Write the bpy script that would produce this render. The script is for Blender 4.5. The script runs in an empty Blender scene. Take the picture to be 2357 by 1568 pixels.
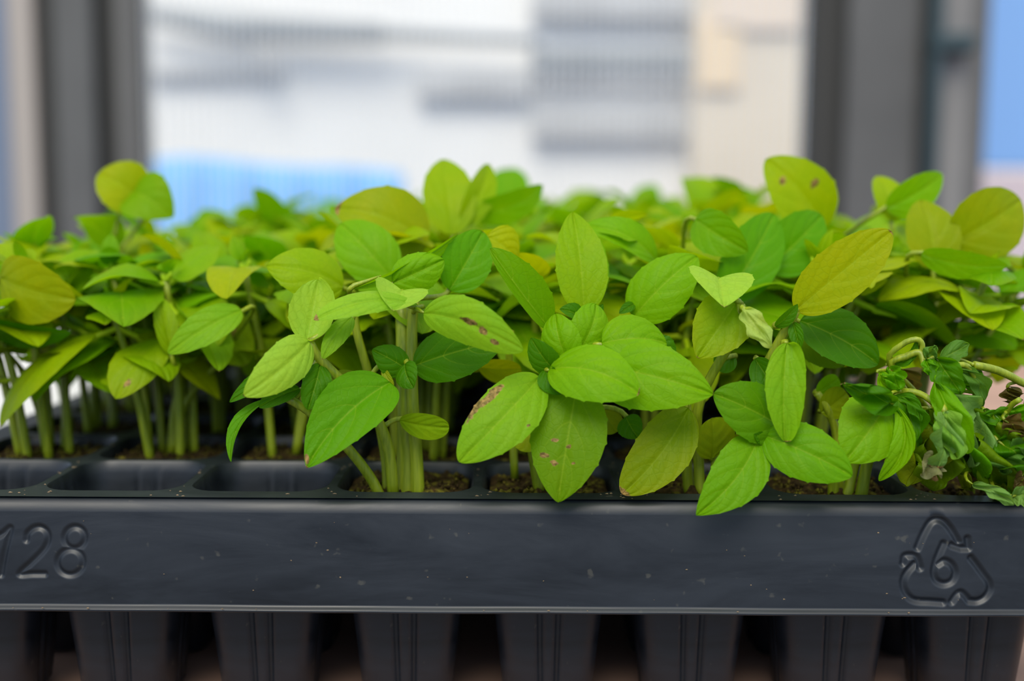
import bpy, math, random
import numpy as np
from mathutils import Vector, Matrix
random.seed(7)
MM = 0.001
scene = bpy.context.scene
C = scene.collection

# ------------------------------------------------------------------ camera
F_PX = 2640.0
CAM = Vector((0.0, -0.247, 0.0626))
PITCH, ROLL = math.radians(6.27), math.radians(0.33)
cam_d = bpy.data.cameras.new('camera')
cam_d.sensor_width = 36.0
cam_d.lens = F_PX / 2357 * 36.0
cam_d.clip_start = 0.01
cam_d.clip_end = 200
cam_d.dof.use_dof = True
cam_d.dof.focus_distance = 0.254
cam_d.dof.aperture_fstop = cam_d.lens / 6.4
cam = bpy.data.objects.new('camera', cam_d)
C.objects.link(cam)
R = Matrix.Rotation(math.radians(90) - PITCH, 3, 'X') @ Matrix.Rotation(ROLL, 3, 'Z')
cam.matrix_world = Matrix.Translation(CAM) @ R.to_4x4()
scene.camera = cam
VIEW = R @ Vector((0, 0, -1))


def P(px, py, ymm):
    """The place at depth ymm behind the tray's front that shows at (px, py)."""
    d = R @ Vector(((px - 1178.5) / F_PX, -(py - 784) / F_PX, -1))
    t = (ymm * MM - CAM.y) / d.y
    return CAM + d * t


def scale_at(p):
    return F_PX / max(0.05, (p - CAM).dot(VIEW))


# ------------------------------------------------------------------ world, sun, exposure
scene.view_settings.view_transform = 'Standard'
scene.view_settings.look = 'None'
scene.view_settings.exposure = 0.0
scene.view_settings.gamma = 1.0
w = bpy.data.worlds.new('world')
scene.world = w
w.use_nodes = True
nt = w.node_tree
nt.nodes.clear()
wo = nt.nodes.new('ShaderNodeOutputWorld')
bg = nt.nodes.new('ShaderNodeBackground')
tc = nt.nodes.new('ShaderNodeTexCoord')
sp = nt.nodes.new('ShaderNodeSeparateXYZ')
cr = nt.nodes.new('ShaderNodeValToRGB')
cr.color_ramp.elements[0].position = 0.0
cr.color_ramp.elements[0].color = (0.16, 0.18, 0.22, 1)
cr.color_ramp.elements[1].position = 0.85
cr.color_ramp.elements[1].color = (1.0, 1.0, 0.98, 1)
e = cr.color_ramp.elements.new(0.12)
e.color = (0.62, 0.84, 1.25, 1)
e = cr.color_ramp.elements.new(0.45)
e.color = (0.68, 0.75, 0.84, 1)
nt.links.new(tc.outputs['Generated'], sp.inputs[0])
nt.links.new(sp.outputs['Z'], cr.inputs[0])
nt.links.new(cr.outputs[0], bg.inputs[0])
bg.inputs[1].default_value = 1.25
nt.links.new(bg.outputs[0], wo.inputs[0])
sd = bpy.data.lights.new('sun', 'SUN')
sd.energy = 2.8
sd.angle = math.radians(35)
sd.color = (1.0, 0.95, 0.84)
sun = bpy.data.objects.new('sun', sd)
C.objects.link(sun)
sun.rotation_euler = Vector((0.16, 0.85, -1)).to_track_quat('-Z', 'Y').to_euler()


# ------------------------------------------------------------------ helpers
def link(name, me, m=None, parent=None, loc=None):
    o = bpy.data.objects.new(name, me)
    C.objects.link(o)
    if m is not None and me is not None:
        me.materials.append(m)
    if parent is not None:
        o.parent = parent
    if loc is not None:
        o.location = loc
    return o


def tag(o, label=None, cat=None, group=None, kind=None):
    if label: o['label'] = label
    if cat: o['category'] = cat
    if group: o['group'] = group
    if kind: o['kind'] = kind
    return o


def empty(name, loc):
    o = bpy.data.objects.new(name, None)
    C.objects.link(o)
    o.location = loc
    o.empty_display_size = 0.01
    return o


def mesh(name, vs, fs, smooth=True):
    me = bpy.data.meshes.new(name)
    me.from_pydata([tuple(v) for v in vs], [], fs)
    if smooth:
        me.shade_smooth()
    me.update()
    return me


class MB:
    """Collects vertices and faces of one mesh."""
    def __init__(s):
        s.v = []; s.f = []

    def add(s, vs, fs):
        k = len(s.v)
        s.v += [tuple(v) for v in vs]
        s.f += [tuple(i + k for i in f) for f in fs]

    def box(s, x0, x1, y0, y1, z0, z1, b=0.0):
        b = min(b, (x1 - x0) / 2.1, (y1 - y0) / 2.1, (z1 - z0) / 2.1)
        if b <= 0:
            vs = [(x, y, z) for z in (z0, z1) for y in (y0, y1) for x in (x0, x1)]
            s.add(vs, [(0, 2, 3, 1), (4, 5, 7, 6), (0, 1, 5, 4), (2, 6, 7, 3), (0, 4, 6, 2), (1, 3, 7, 5)])
            return
        rings = []
        for z, i in ((z0, b), (z0 + b, 0), (z1 - b, 0), (z1, b)):
            c = b
            rings.append([(x0 + i + (c - i), y0 + i, z), (x1 - c, y0 + i, z), (x1 - i, y0 + c, z), (x1 - i, y1 - c, z),
                          (x1 - c, y1 - i, z), (x0 + c, y1 - i, z), (x0 + i, y1 - c, z), (x0 + i, y0 + c, z)])
        vs = [p for r in rings for p in r]
        fs = [tuple(reversed(range(8))), tuple(range(24, 32))]
        for k in range(3):
            for j in range(8):
                fs.append((k * 8 + j, k * 8 + (j + 1) % 8, (k + 1) * 8 + (j + 1) % 8, (k + 1) * 8 + j))
        s.add(vs, fs)

    def tube(s, pts, rad, n=8, cap=True):
        pts = [Vector(p) for p in pts]
        if not hasattr(rad, '__len__'):
            rad = [rad] * len(pts)
        up = Vector((0.3, 0.9, 0.1))
        vs = []
        for i, p in enumerate(pts):
            t = (pts[min(i + 1, len(pts) - 1)] - pts[max(i - 1, 0)])
            t = t.normalized() if t.length > 1e-9 else Vector((0, 0, 1))
            a = up - t * up.dot(t)
            if a.length < 1e-3:
                a = t.orthogonal()
            a.normalize(); up = a
            b = t.cross(a)
            for k in range(n):
                an = 2 * math.pi * k / n
                vs.append(p + (a * math.cos(an) + b * math.sin(an)) * rad[i])
        fs = []
        for i in range(len(pts) - 1):
            for k in range(n):
                fs.append((i * n + k, i * n + (k + 1) % n, (i + 1) * n + (k + 1) % n, (i + 1) * n + k))
        if cap:
            fs.append(tuple(reversed(range(n))))
            fs.append(tuple(range((len(pts) - 1) * n, len(pts) * n)))
        s.add(vs, fs)

    def build(s, name, m, parent=None, smooth=True, loc=None):
        return link(name, mesh(name, s.v, s.f, smooth), m, parent, loc)


def spline(pts, n=12):
    """Catmull-Rom through pts."""
    pts = [Vector(p) for p in pts]
    if len(pts) < 3:
        return [pts[0].lerp(pts[-1], i / n) for i in range(n + 1)]
    q = [pts[0] * 2 - pts[1]] + pts + [pts[-1] * 2 - pts[-2]]
    out = []
    seg = max(2, n // (len(pts) - 1))
    for i in range(len(pts) - 1):
        a, b, c, d = q[i:i + 4]
        for k in range(seg):
            t = k / seg
            out.append(0.5 * ((2 * b) + (c - a) * t + (2 * a - 5 * b + 4 * c - d) * t * t + (3 * b - a - 3 * c + d) * t ** 3))
    out.append(pts[-1])
    return out


# ------------------------------------------------------------------ materials
def nodes(name):
    m = bpy.data.materials.new(name)
    m.use_nodes = True
    t = m.node_tree
    return m, t, t.nodes['Principled BSDF'], t.nodes['Material Output']


def N(t, kind, **kw):
    n = t.nodes.new(kind)
    for k, v in kw.items():
        setattr(n, k, v)
    return n


def math_(t, op, a, b=None, clamp=False):
    n = t.nodes.new('ShaderNodeMath')
    n.operation = op
    n.use_clamp = clamp
    for i, x in enumerate((a, b)):
        if x is None:
            continue
        if isinstance(x, (int, float)):
            n.inputs[i].default_value = x
        else:
            t.links.new(x, n.inputs[i])
    return n.outputs[0]


def mixc(t, fac, a, b, mode='MIX'):
    n = t.nodes.new('ShaderNodeMix')
    n.data_type = 'RGBA'
    n.blend_type = mode
    for sock, x in ((n.inputs[0], fac), (n.inputs[6], a), (n.inputs[7], b)):
        if isinstance(x, (int, float)):
            sock.default_value = x
        elif isinstance(x, tuple):
            sock.default_value = (*x, 1) if len(x) == 3 else x
        else:
            t.links.new(x, sock)
    return n.outputs[2]


def noise(t, scale, detail=3, rough=0.5, vec=None, dist=0.0):
    n = t.nodes.new('ShaderNodeTexNoise')
    n.inputs['Scale'].default_value = scale
    n.inputs['Detail'].default_value = detail
    n.inputs['Roughness'].default_value = rough
    n.inputs['Distortion'].default_value = dist
    if vec is not None:
        t.links.new(vec, n.inputs['Vector'])
    return n.outputs['Fac']


def ramp(t, fac, stops):
    n = t.nodes.new('ShaderNodeValToRGB')
    el = n.color_ramp.elements
    while len(el) < len(stops):
        el.new(0.5)
    for e_, (p_, c_) in zip(el, stops):
        e_.position = p_
        e_.color = (*c_, 1) if len(c_) == 3 else c_
    t.links.new(fac, n.inputs[0])
    return n.outputs[0]


def plain(name, col, rough=0.6, metal=0.0, var=0.0, vscale=30, bump=0.0, spec=0.5):
    m, t, b, o = nodes(name)
    b.inputs['Base Color'].default_value = (*col, 1)
    b.inputs['Roughness'].default_value = rough
    b.inputs['Metallic'].default_value = metal
    b.inputs['Specular IOR Level'].default_value = spec
    co = N(t, 'ShaderNodeTexCoord').outputs['Object']
    if var > 0:
        f = noise(t, vscale, 4, 0.6, co)
        c = ramp(t, f, [(0.3, tuple(x * (1 - var) for x in col)), (0.7, tuple(min(1, x * (1 + var)) for x in col))])
        t.links.new(c, b.inputs['Base Color'])
    if bump > 0:
        bn = N(t, 'ShaderNodeBump')
        bn.inputs['Strength'].default_value = bump
        bn.inputs['Distance'].default_value = 0.001
        t.links.new(noise(t, vscale * 3, 4, 0.6, co), bn.inputs['Height'])
        t.links.new(bn.outputs[0], b.inputs['Normal'])
    return m


def leaf_material():
    m, t, b, out = nodes('basil_leaf')
    uv = N(t, 'ShaderNodeUVMap').outputs[0]
    sx = N(t, 'ShaderNodeSeparateXYZ')
    t.links.new(uv, sx.inputs[0])
    U, V = sx.outputs['X'], sx.outputs['Y']
    s = math_(t, 'ABSOLUTE', math_(t, 'MULTIPLY', math_(t, 'SUBTRACT', V, 0.5), 2.0))
    col = N(t, 'ShaderNodeAttribute', attribute_name='pigment').outputs['Color']
    burn = N(t, 'ShaderNodeAttribute', attribute_name='burn').outputs['Fac']
    blade = N(t, 'ShaderNodeAttribute', attribute_name='blade').outputs['Fac']
    obj = N(t, 'ShaderNodeTexCoord').outputs['Object']
    n1 = noise(t, 160, 3, 0.5, obj)
    n2 = noise(t, 900, 3, 0.6, obj)
    # side veins leave the midrib and sweep towards the tip
    side = math_(t, 'MULTIPLY', math_(t, 'SUBTRACT', V, 0.5), 0.10)
    ph = math_(t, 'SUBTRACT', math_(t, 'ADD', U, side), math_(t, 'MULTIPLY', math_(t, 'POWER', s, 1.4), 0.52))
    ph = math_(t, 'ADD', ph, math_(t, 'MULTIPLY', math_(t, 'SUBTRACT', n1, 0.5), 0.05))
    fr = math_(t, 'FRACT', math_(t, 'ADD', math_(t, 'MULTIPLY', ph, 3.7), 3.2))
    dv = math_(t, 'ABSOLUTE', math_(t, 'SUBTRACT', fr, 0.5))
    vein = math_(t, 'SUBTRACT', 1.0, math_(t, 'DIVIDE', dv, 0.05), clamp=True)
    vein = math_(t, 'MULTIPLY', vein, math_(t, 'SUBTRACT', 1.05, s, clamp=True))
    broad = math_(t, 'SUBTRACT', 1.0, math_(t, 'DIVIDE', dv, 0.3), clamp=True)
    mid = math_(t, 'SUBTRACT', 1.0, math_(t, 'DIVIDE', s, 0.045), clamp=True)
    midw = math_(t, 'SUBTRACT', 1.0, math_(t, 'DIVIDE', s, 0.20), clamp=True)
    vo = N(t, 'ShaderNodeTexVoronoi', feature='DISTANCE_TO_EDGE')
    vo.inputs['Scale'].default_value = 620
    t.links.new(obj, vo.inputs['Vector'])
    net = math_(t, 'SUBTRACT', 1.0, math_(t, 'DIVIDE', vo.outputs[0], 0.12), clamp=True)
    vm = math_(t, 'ADD', math_(t, 'MULTIPLY', vein, 0.36), math_(t, 'MULTIPLY', mid, 0.50), clamp=True)
    vm = math_(t, 'MULTIPLY', vm, blade)
    c = mixc(t, math_(t, 'MULTIPLY', math_(t, 'SUBTRACT', n1, 0.38, clamp=True), 1.3, clamp=True), col, mixc(t, 1.0, col, (1.30, 1.06, 0.7), 'MULTIPLY'))
    c = mixc(t, vm, c, mixc(t, 0.6, col, (0.42, 0.56, 0.03)))
    c = mixc(t, math_(t, 'MULTIPLY', net, 0.10), c, (0.06, 0.2, 0.005))
    n3 = noise(t, 520, 3, 0.6, obj)
    bf = math_(t, 'ADD', burn, math_(t, 'MULTIPLY', math_(t, 'SUBTRACT', n3, 0.5), 1.1))
    bm = ramp(t, bf, [(0.44, (0, 0, 0)), (0.62, (1, 1, 1))])
    bm = math_(t, 'MULTIPLY', bm, ramp(t, burn, [(0.06, (0, 0, 0)), (0.2, (1, 1, 1))]))
    bc = ramp(t, n2, [(0.40, (0.07, 0.03, 0.01)), (0.62, (0.30, 0.17, 0.06))])
    c = mixc(t, math_(t, 'MULTIPLY', bm, 0.92), c, bc)
    t.links.new(c, b.inputs['Base Color'])
    b.inputs['Roughness'].default_value = 0.45
    b.inputs['Specular IOR Level'].default_value = 0.12
    h = math_(t, 'ADD', math_(t, 'MULTIPLY', broad, -0.32), math_(t, 'MULTIPLY', midw, -0.7))
    h = math_(t, 'ADD', h, math_(t, 'MULTIPLY', net, -0.10))
    h = math_(t, 'ADD', h, math_(t, 'MULTIPLY', n1, 0.9))
    h = math_(t, 'MULTIPLY', h, blade)
    bn = N(t, 'ShaderNodeBump')
    bn.inputs['Strength'].default_value = 0.55
    bn.inputs['Distance'].default_value = 0.0005
    t.links.new(h, bn.inputs['Height'])
    t.links.new(bn.outputs[0], b.inputs['Normal'])
    tr = N(t, 'ShaderNodeBsdfTranslucent')
    tcx = mixc(t, 1.0, c, (1.35, 1.2, 0.5), 'MULTIPLY')
    t.links.new(tcx, tr.inputs['Color'])
    t.links.new(bn.outputs[0], tr.inputs['Normal'])
    mx = N(t, 'ShaderNodeMixShader')
    t.links.new(math_(t, 'MULTIPLY', math_(t, 'ADD', math_(t, 'MULTIPLY', blade, 0.36), 0.12), math_(t, 'SUBTRACT', 1.0, bm, clamp=True)), mx.inputs[0])
    t.links.new(b.outputs[0], mx.inputs[1])
    t.links.new(tr.outputs[0], mx.inputs[2])
    t.links.new(mx.outputs[0], out.inputs[0])
    return m


def stem_material():
    m, t, b, out = nodes('basil_stem')
    co = N(t, 'ShaderNodeTexCoord').outputs['Object']
    mp = N(t, 'ShaderNodeMapping')
    mp.inputs['Scale'].default_value = (1, 1, 0.08)
    t.links.new(co, mp.inputs[0])
    f = noise(t, 1500, 2, 0.5, mp.outputs[0])
    c = ramp(t, f, [(0.3, (0.15, 0.21, 0.002)), (0.7, (0.27, 0.33, 0.010))])
    t.links.new(c, b.inputs['Base Color'])
    b.inputs['Roughness'].default_value = 0.45
    b.inputs['Subsurface Weight'].default_value = 0.2
    b.inputs['Subsurface Radius'].default_value = (0.6, 1.0, 0.1)
    b.inputs['Subsurface Scale'].default_value = 0.0015
    bn = N(t, 'ShaderNodeBump')
    bn.inputs['Strength'].default_value = 0.3
    bn.inputs['Distance'].default_value = 0.0002
    t.links.new(f, bn.inputs['Height'])
    t.links.new(bn.outputs[0], b.inputs['Normal'])
    return m


def plastic_material():
    m, t, b, out = nodes('black_plastic')
    co = N(t, 'ShaderNodeTexCoord').outputs['Object']
    mp = N(t, 'ShaderNodeMapping')
    mp.inputs['Scale'].default_value = (0.35, 1, 1.6)
    t.links.new(co, mp.inputs[0])
    f = noise(t, 60, 6, 0.65, mp.outputs[0], 0.6)
    g = noise(t, 1400, 2, 0.5, co)
    c = ramp(t, f, [(0.3, (0.005, 0.007, 0.010)), (0.7, (0.014, 0.019, 0.027))])
    sp_ = noise(t, 420, 2, 0.4, co)
    dust = ramp(t, sp_, [(0.70, (0, 0, 0)), (0.78, (1, 1, 1))])
    c = mixc(t, math_(t, 'MULTIPLY', dust, 0.35), c, (0.10, 0.095, 0.075))
    # dust lies on faces that look up
    geo = N(t, 'ShaderNodeNewGeometry')
    sg = N(t, 'ShaderNodeSeparateXYZ')
    t.links.new(geo.outputs['Normal'], sg.inputs[0])
    upf = math_(t, 'MULTIPLY', ramp(t, sg.outputs['Z'], [(0.75, (0, 0, 0)), (1.0, (1, 1, 1))]), ramp(t, f, [(0.3, (0.15,) * 3), (0.7, (0.6,) * 3)]))
    c = mixc(t, math_(t, 'MULTIPLY', upf, 0.5), c, (0.022, 0.032, 0.020))
    t.links.new(c, b.inputs['Base Color'])
    r = ramp(t, f, [(0.3, (0.34,) * 3), (0.7, (0.56,) * 3)])
    t.links.new(r, b.inputs['Roughness'])
    b.inputs['Specular IOR Level'].default_value = 0.5
    bn = N(t, 'ShaderNodeBump')
    bn.inputs['Strength'].default_value = 0.12
    bn.inputs['Distance'].default_value = 0.0004
    t.links.new(math_(t, 'ADD', f, math_(t, 'MULTIPLY', g, 0.05)), bn.inputs['Height'])
    t.links.new(bn.outputs[0], b.inputs['Normal'])
    return m


def soil_material():
    m, t, b, out = nodes('potting_soil')
    co = N(t, 'ShaderNodeTexCoord').outputs['Object']
    f = noise(t, 900, 4, 0.7, co)
    g = noise(t, 260, 3, 0.6, co)
    c = ramp(t, f, [(0.3, (0.008, 0.005, 0.002)), (0.55, (0.035, 0.022, 0.008)), (0.8, (0.12, 0.07, 0.02))])
    mo = ramp(t, g, [(0.50, (0, 0, 0)), (0.62, (1, 1, 1))])
    c = mixc(t, math_(t, 'MULTIPLY', mo, 0.7), c, ramp(t, f, [(0.3, (0.03, 0.035, 0.003)), (0.7, (0.25, 0.22, 0.02))]))
    t.links.new(c, b.inputs['Base Color'])
    b.inputs['Roughness'].default_value = 0.95
    b.inputs['Specular IOR Level'].default_value = 0.1
    return m


M_LEAF = leaf_material()
M_STEM = stem_material()
M_PLAS = plastic_material()
M_SOIL = soil_material()

# ------------------------------------------------------------------ setting: floor, bench, window, posts, what stands outside
BENCH_Z = -0.0540
PITCH_C = 0.0335
X0, NX, NY = -0.1418, 8, 16
YC0 = 0.0062
X1 = X0 + NX * PITCH_C
Y1 = YC0 + NY * PITCH_C

b = MB(); b.box(-6, 6, -3, 14, -0.95, -0.90)
o = b.build('floor', plain('floor_concrete', (0.14, 0.125, 0.115), 0.8, var=0.2, vscale=4)); tag(o, kind='structure')

M_WOOD = plain('bench_board', (0.36, 0.22, 0.16), 0.7, var=0.25, vscale=8, bump=0.2)
bench = empty('potting_bench', (0, 0.45, -0.90))
tag(bench, 'low pinkish brown wooden bench the black seedling tray stands on', 'bench')
def rel(mb, root):
    lx, ly, lz = root.location
    mb.v = [(x - lx, y - ly, z - lz) for x, y, z in mb.v]
    return mb
b = MB(); b.box(-0.75, 0.75, -0.006, 1.02, BENCH_Z - 0.022, BENCH_Z - 0.0005, 0.003)
rel(b, bench).build('bench_top', M_WOOD, bench, False)
for x in (-0.68, 0.62):
    for y in (0.01, 0.90):
        b = MB(); b.box(x, x + 0.06, y, y + 0.06, -0.90, BENCH_Z - 0.022, 0.003)
        rel(b, bench).build('leg', M_WOOD, bench, False)

b = MB(); b.box(-0.72, -0.165, 0.10, 0.95, BENCH_Z, BENCH_Z + 0.040, 0.003)
o = b.build('foam_board', plain('white_foam', (0.62, 0.62, 0.61), 0.7, var=0.04, vscale=60), None, False)
tag(o, 'thick white foam board lying on the bench beside the tray', 'board')

WY = 1.35      # the window wall
def at_w(px, Y=WY, py=494):
    return P(px, py, Y / MM).x
M_POST = plain('grey_aluminium', (0.10, 0.10, 0.098), 0.55, metal=0.2, var=0.15, vscale=6)
M_POSTL = plain('pale_aluminium', (0.12, 0.116, 0.11), 0.5, metal=0.2, var=0.1, vscale=6)
M_DARK = plain('dark_groove', (0.03, 0.03, 0.028), 0.7)  # dark strips set back in the grooves of the posts
def post(idx, segs, z0=-0.9, z1=2.2):
    a = [s_[0] for s_ in segs] + [segs[-1][1]]
    root = empty('trim_%d' % idx, ((at_w(a[0]) + at_w(a[-1])) / 2, WY, z0))
    root['kind'] = 'structure'
    for pa, pb, dy, m_, nm in segs:
        b_ = MB(); b_.box(at_w(pa), at_w(pb), WY - 0.02 - dy, WY + 0.05, z0, z1, 0.003)
        rel(b_, root).build(nm, m_, root, False)
    return root
M_WARM = plain('warm_grey_flashing', (0.36, 0.32, 0.29), 0.6)
M_WARM2 = plain('lighter_aluminium', (0.21, 0.205, 0.20), 0.5, var=0.1, vscale=6)  # lighter tone for one strip of the right post face
M_BLUEG = plain('blue_grey_panel', (0.14, 0.18, 0.26), 0.7)
post(1, [(-420, 48, 0.0, M_BLUEG, 'panel'), (48, 108, 0.004, M_WARM, 'flashing'), (108, 158, -0.012, M_DARK, 'groove'), (158, 245, 0.012, M_POST, 'post_face'),
         (245, 290, -0.012, M_DARK, 'groove'), (290, 334, 0.006, M_POSTL, 'flange')])
post(2, [(1850, 1925, -0.012, M_DARK, 'groove'), (1925, 2085, 0.010, M_POST, 'post_face'), (2085, 2128, 0.0, M_DARK, 'groove'), (2128, 2200, 0.010, M_WARM2, 'post_face'), (2200, 2248, -0.004, M_POSTL, 'flange')])
# conduit strapped to the right-hand post
pr = empty('conduit', (at_w(2108), WY - 0.05, -0.9))
tag(pr, 'dark teal conduit pipe clipped to the wide grey post', 'pipe')
M_TEAL = plain('teal_pipe', (0.025, 0.05, 0.06), 0.5)
b = MB(); b.tube([(at_w(2110), WY - 0.05, 2.2), (at_w(2108), WY - 0.05, 0.3), (at_w(2104), WY - 0.05, -0.9)], 0.009, 12)
rel(b, pr).build('pipe', M_TEAL, pr)
zc = P(2150, 112, WY / MM).z
b = MB(); b.box(at_w(2095), at_w(2190), WY - 0.062, WY - 0.030, zc - 0.012, zc + 0.012, 0.003)
rel(b, pr).build('clip', M_TEAL, pr, False)

# clear ribbed sheet between the posts
def sheet_mat():
    m, t, b_, out = nodes('clear_sheet')
    tr = N(t, 'ShaderNodeBsdfTransparent')
    tr.inputs[0].default_value = (0.98, 0.985, 0.98, 1)
    gl = N(t, 'ShaderNodeBsdfGlossy')
    gl.inputs['Roughness'].default_value = 0.15
    mx = N(t, 'ShaderNodeMixShader'); mx.inputs[0].default_value = 0.05
    t.links.new(tr.outputs[0], mx.inputs[1]); t.links.new(gl.outputs[0], mx.inputs[2])
    t.links.new(mx.outputs[0], out.inputs[0])
    return m
M_SHEET = sheet_mat()
xa, xb = at_w(334), at_w(1850)
win = empty('window_1', ((xa + xb) / 2, WY, -0.9)); win['kind'] = 'structure'
b = MB(); b.box(xa, xb, WY, WY + 0.006, -0.35, 2.2)
rel(b, win).build('sheet', M_SHEET, win, False)
b = MB()
n = int((xb - xa) / 0.012)
for i in range(n):
    x = xa + (i + 0.5) * (xb - xa) / n
    b.box(x - 0.0008, x + 0.0008, WY + 0.0008, WY + 0.0052, -0.35, 2.2)
rel(b, win).build('ribs', plain('milky_rib', (0.7, 0.72, 0.74), 0.5), win, False)
b = MB(); b.box(-2.5, 2.5, WY, WY + 0.06, -0.9, -0.35)
o = b.build('wall_back', plain('low_wall', (0.5, 0.48, 0.47), 0.8), None, False); tag(o, kind='structure')

# outside: pale building with bands, cream column, blue sheet, seen soft through the window
OY = 4.2
def ob(px0, px1, py0, py1, Y, th, m_, name, parent):
    a = P(px0, py0, Y * 1000); c = P(px1, py1, Y * 1000)
    b_ = MB(); b_.box(a.x, c.x, Y, Y + th, c.z, a.z, 0.004)
    return rel(b_, parent).build(name, m_, parent, False)
M_WHITE = plain('white_render', (0.94, 0.91, 0.87), 0.8, var=0.05, vscale=2)
M_G1 = plain('grey_band', (0.33, 0.34, 0.34), 0.8, var=0.15, vscale=3)
M_G2 = plain('mid_grey_band', (0.50, 0.49, 0.48), 0.8, var=0.2, vscale=3)
M_CREAM = plain('cream_render', (0.78, 0.66, 0.50), 0.8, var=0.05, vscale=2)
M_BLUE = plain('blue_tarpaulin', (0.16, 0.48, 0.95), 0.6, var=0.1, vscale=3)
bl = empty('building', (0, OY, -0.9))
tag(bl, 'pale rendered building with grey ledges beyond the clear window sheet', 'building')
ob(-900, 3600, -500, 1000, OY + 0.12, 0.5, M_WHITE, 'facade', bl)
ob(1225, 1640, -60, 40, OY + 0.02, 0.1, M_G2, 'shutter', bl)
ob(1225, 1640, 108, 160, OY + 0.02, 0.1, M_G1, 'shutter', bl)
ob(1235, 1630, 160, 205, OY + 0.05, 0.07, M_G2, 'shutter', bl)
ob(1225, 1600, 250, 320, OY + 0.04, 0.08, M_G2, 'shutter', bl)
ob(960, 1225, 170, 225, OY + 0.05, 0.07, M_G2, 'shutter', bl)
ob(1610, 1860, -400, 520, OY - 0.05, 0.17, M_CREAM, 'column', bl)
ob(1612, 1700, 55, 205, OY - 0.08, 0.03, plain('peach_blind', (0.9, 0.68, 0.42), 0.8), 'blind', bl)
ob(1650, 1840, -60, 70, OY - 0.08, 0.03, plain('peach_blind', (0.85, 0.68, 0.52), 0.8), 'blind', bl)
r0 = P(330, 30, OY * 1000); r1 = P(880, 78, OY * 1000); r2 = P(1240, 95, OY * 1000)
b = MB(); b.tube([r0, P(520, 62, OY * 1000), r1], [0.03, 0.06, 0.04], 10); b.tube([r1, r2], [0.03, 0.02], 10)
rel(b, bl).build('gutter', M_G1, bl)
b = MB(); b.tube([P(520, 60, OY * 1000), P(640, 190, OY * 1000)], 0.014, 8)
rel(b, bl).build('gutter_bracket', M_G2, bl)
ob(340, 650, 158, 178, OY + 0.06, 0.06, M_G2, 'ledge', bl)
tp = empty('tarpaulin', (P(620, 430, 3600).x, 3.6, -0.9))
tag(tp, 'bright blue plastic sheet outside low behind the window', 'sheet')
tl, tr_ = P(345, 366, 3600), P(930, 372, 3600)
b = MB()
nx_, nz_ = 40, 16
vs, fs = [], []
for j in range(nz_ + 1):
    for i in range(nx_ + 1):
        u = i / nx_; v = j / nz_
        x = tl.x + (tr_.x - tl.x) * u; ztop = tl.z + 0.008 * math.sin(u * 9) - 0.05 * u * u
        z = ztop + (-0.9 - ztop) * v
        vs.append((x, 3.6 + 0.03 * math.sin(u * 31 + v * 3) - 0.35 * v, z))
for j in range(nz_):
    for i in range(nx_):
        k = j * (nx_ + 1) + i
        fs.append((k, k + 1, k + nx_ + 2, k + nx_ + 1))
b.add(vs, fs)
rel(b, tp)
o = b.build('cover', M_BLUE, tp)
sm = o.modifiers.new('thick', 'SOLIDIFY'); sm.thickness = 0.004
# bluish panel past the right post
M_SKYB = plain('light_blue_panel', (0.22, 0.42, 0.80), 0.6)
M_PINK = plain('pinkish_wall', (0.62, 0.52, 0.56), 0.8)
p2 = empty('panel', (P(2600, 0, 2400).x, 2.4, -0.9))
tag(p2, 'light blue upright panel at the right edge past the grey post', 'panel')
ob(2230, 3600, -600, 395, 2.4, 0.05, M_SKYB, 'blue_face', p2)
ob(2230, 3600, 395, 1100, 2.4, 0.06, M_PINK, 'plinth', p2)

# ------------------------------------------------------------------ the seedling tray
tray = empty('seedling_tray', ((X0 + X1) / 2, (YC0 + Y1) / 2, BENCH_Z))
tag(tray, 'black plastic plug tray with square cells holding the basil seedlings', 'seedling tray')


def rsquare(h, r, n=5, rib=False):
    """Rounded square, half side h, corner radius r; the same count of points for every size."""
    pts = []
    side = [-0.8, -0.5, -0.25, -0.21, -0.13, -0.09, 0.0, 0.09, 0.13, 0.21, 0.25, 0.5, 0.8]
    dep = [0, 0, 0, -1, -1, 0, 0, 0, -1, -1, 0, 0, 0]
    g = 0.0011 if rib else 0
    for q in range(4):
        a = math.pi / 2 * q
        ca, sa = math.cos(a), math.sin(a)
        loc = []
        for s_, d_ in zip(side, dep):
            loc.append((h + d_ * g, s_ * (h - r) / 0.85 if abs(s_) > 0.3 else s_ * h))
        for k in range(1, n + 1):
            t_ = math.pi / 2 * k / (n + 1)
            loc.append((h - r + r * math.cos(t_), h - r + r * math.sin(t_)))
        pts += [(x * ca - y * sa, x * sa + y * ca) for x, y in loc]
    return pts


HO, RO = 0.01560, 0.0070
def sq_out(h):
    """Matching points on the square tile border."""
    out = []
    for (x, y) in rsquare(HO, RO):
        k = h / max(abs(x), abs(y))
        out.append((x * k, y * k))
    # force exact corners
    npt = len(out) // 4
    return out


ring_h = rsquare(HO, RO)
NR = len(ring_h)
ring_t = sq_out(PITCH_C / 2)
deck = MB()
for j in range(NY):
    for i in range(NX):
        cx = X0 + (i + 0.5) * PITCH_C; cy = YC0 + (j + 0.5) * PITCH_C
        vs = []
        for (rx, ry) in ring_t: vs.append((cx + rx, cy + ry, 0))
        for (rx, ry) in ring_h: vs.append((cx + rx * 1.012, cy + ry * 1.012, 0))
        fs = [(k, (k + 1) % NR, NR + (k + 1) % NR, NR + k) for k in range(NR)]
        deck.add(vs, fs)
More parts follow.
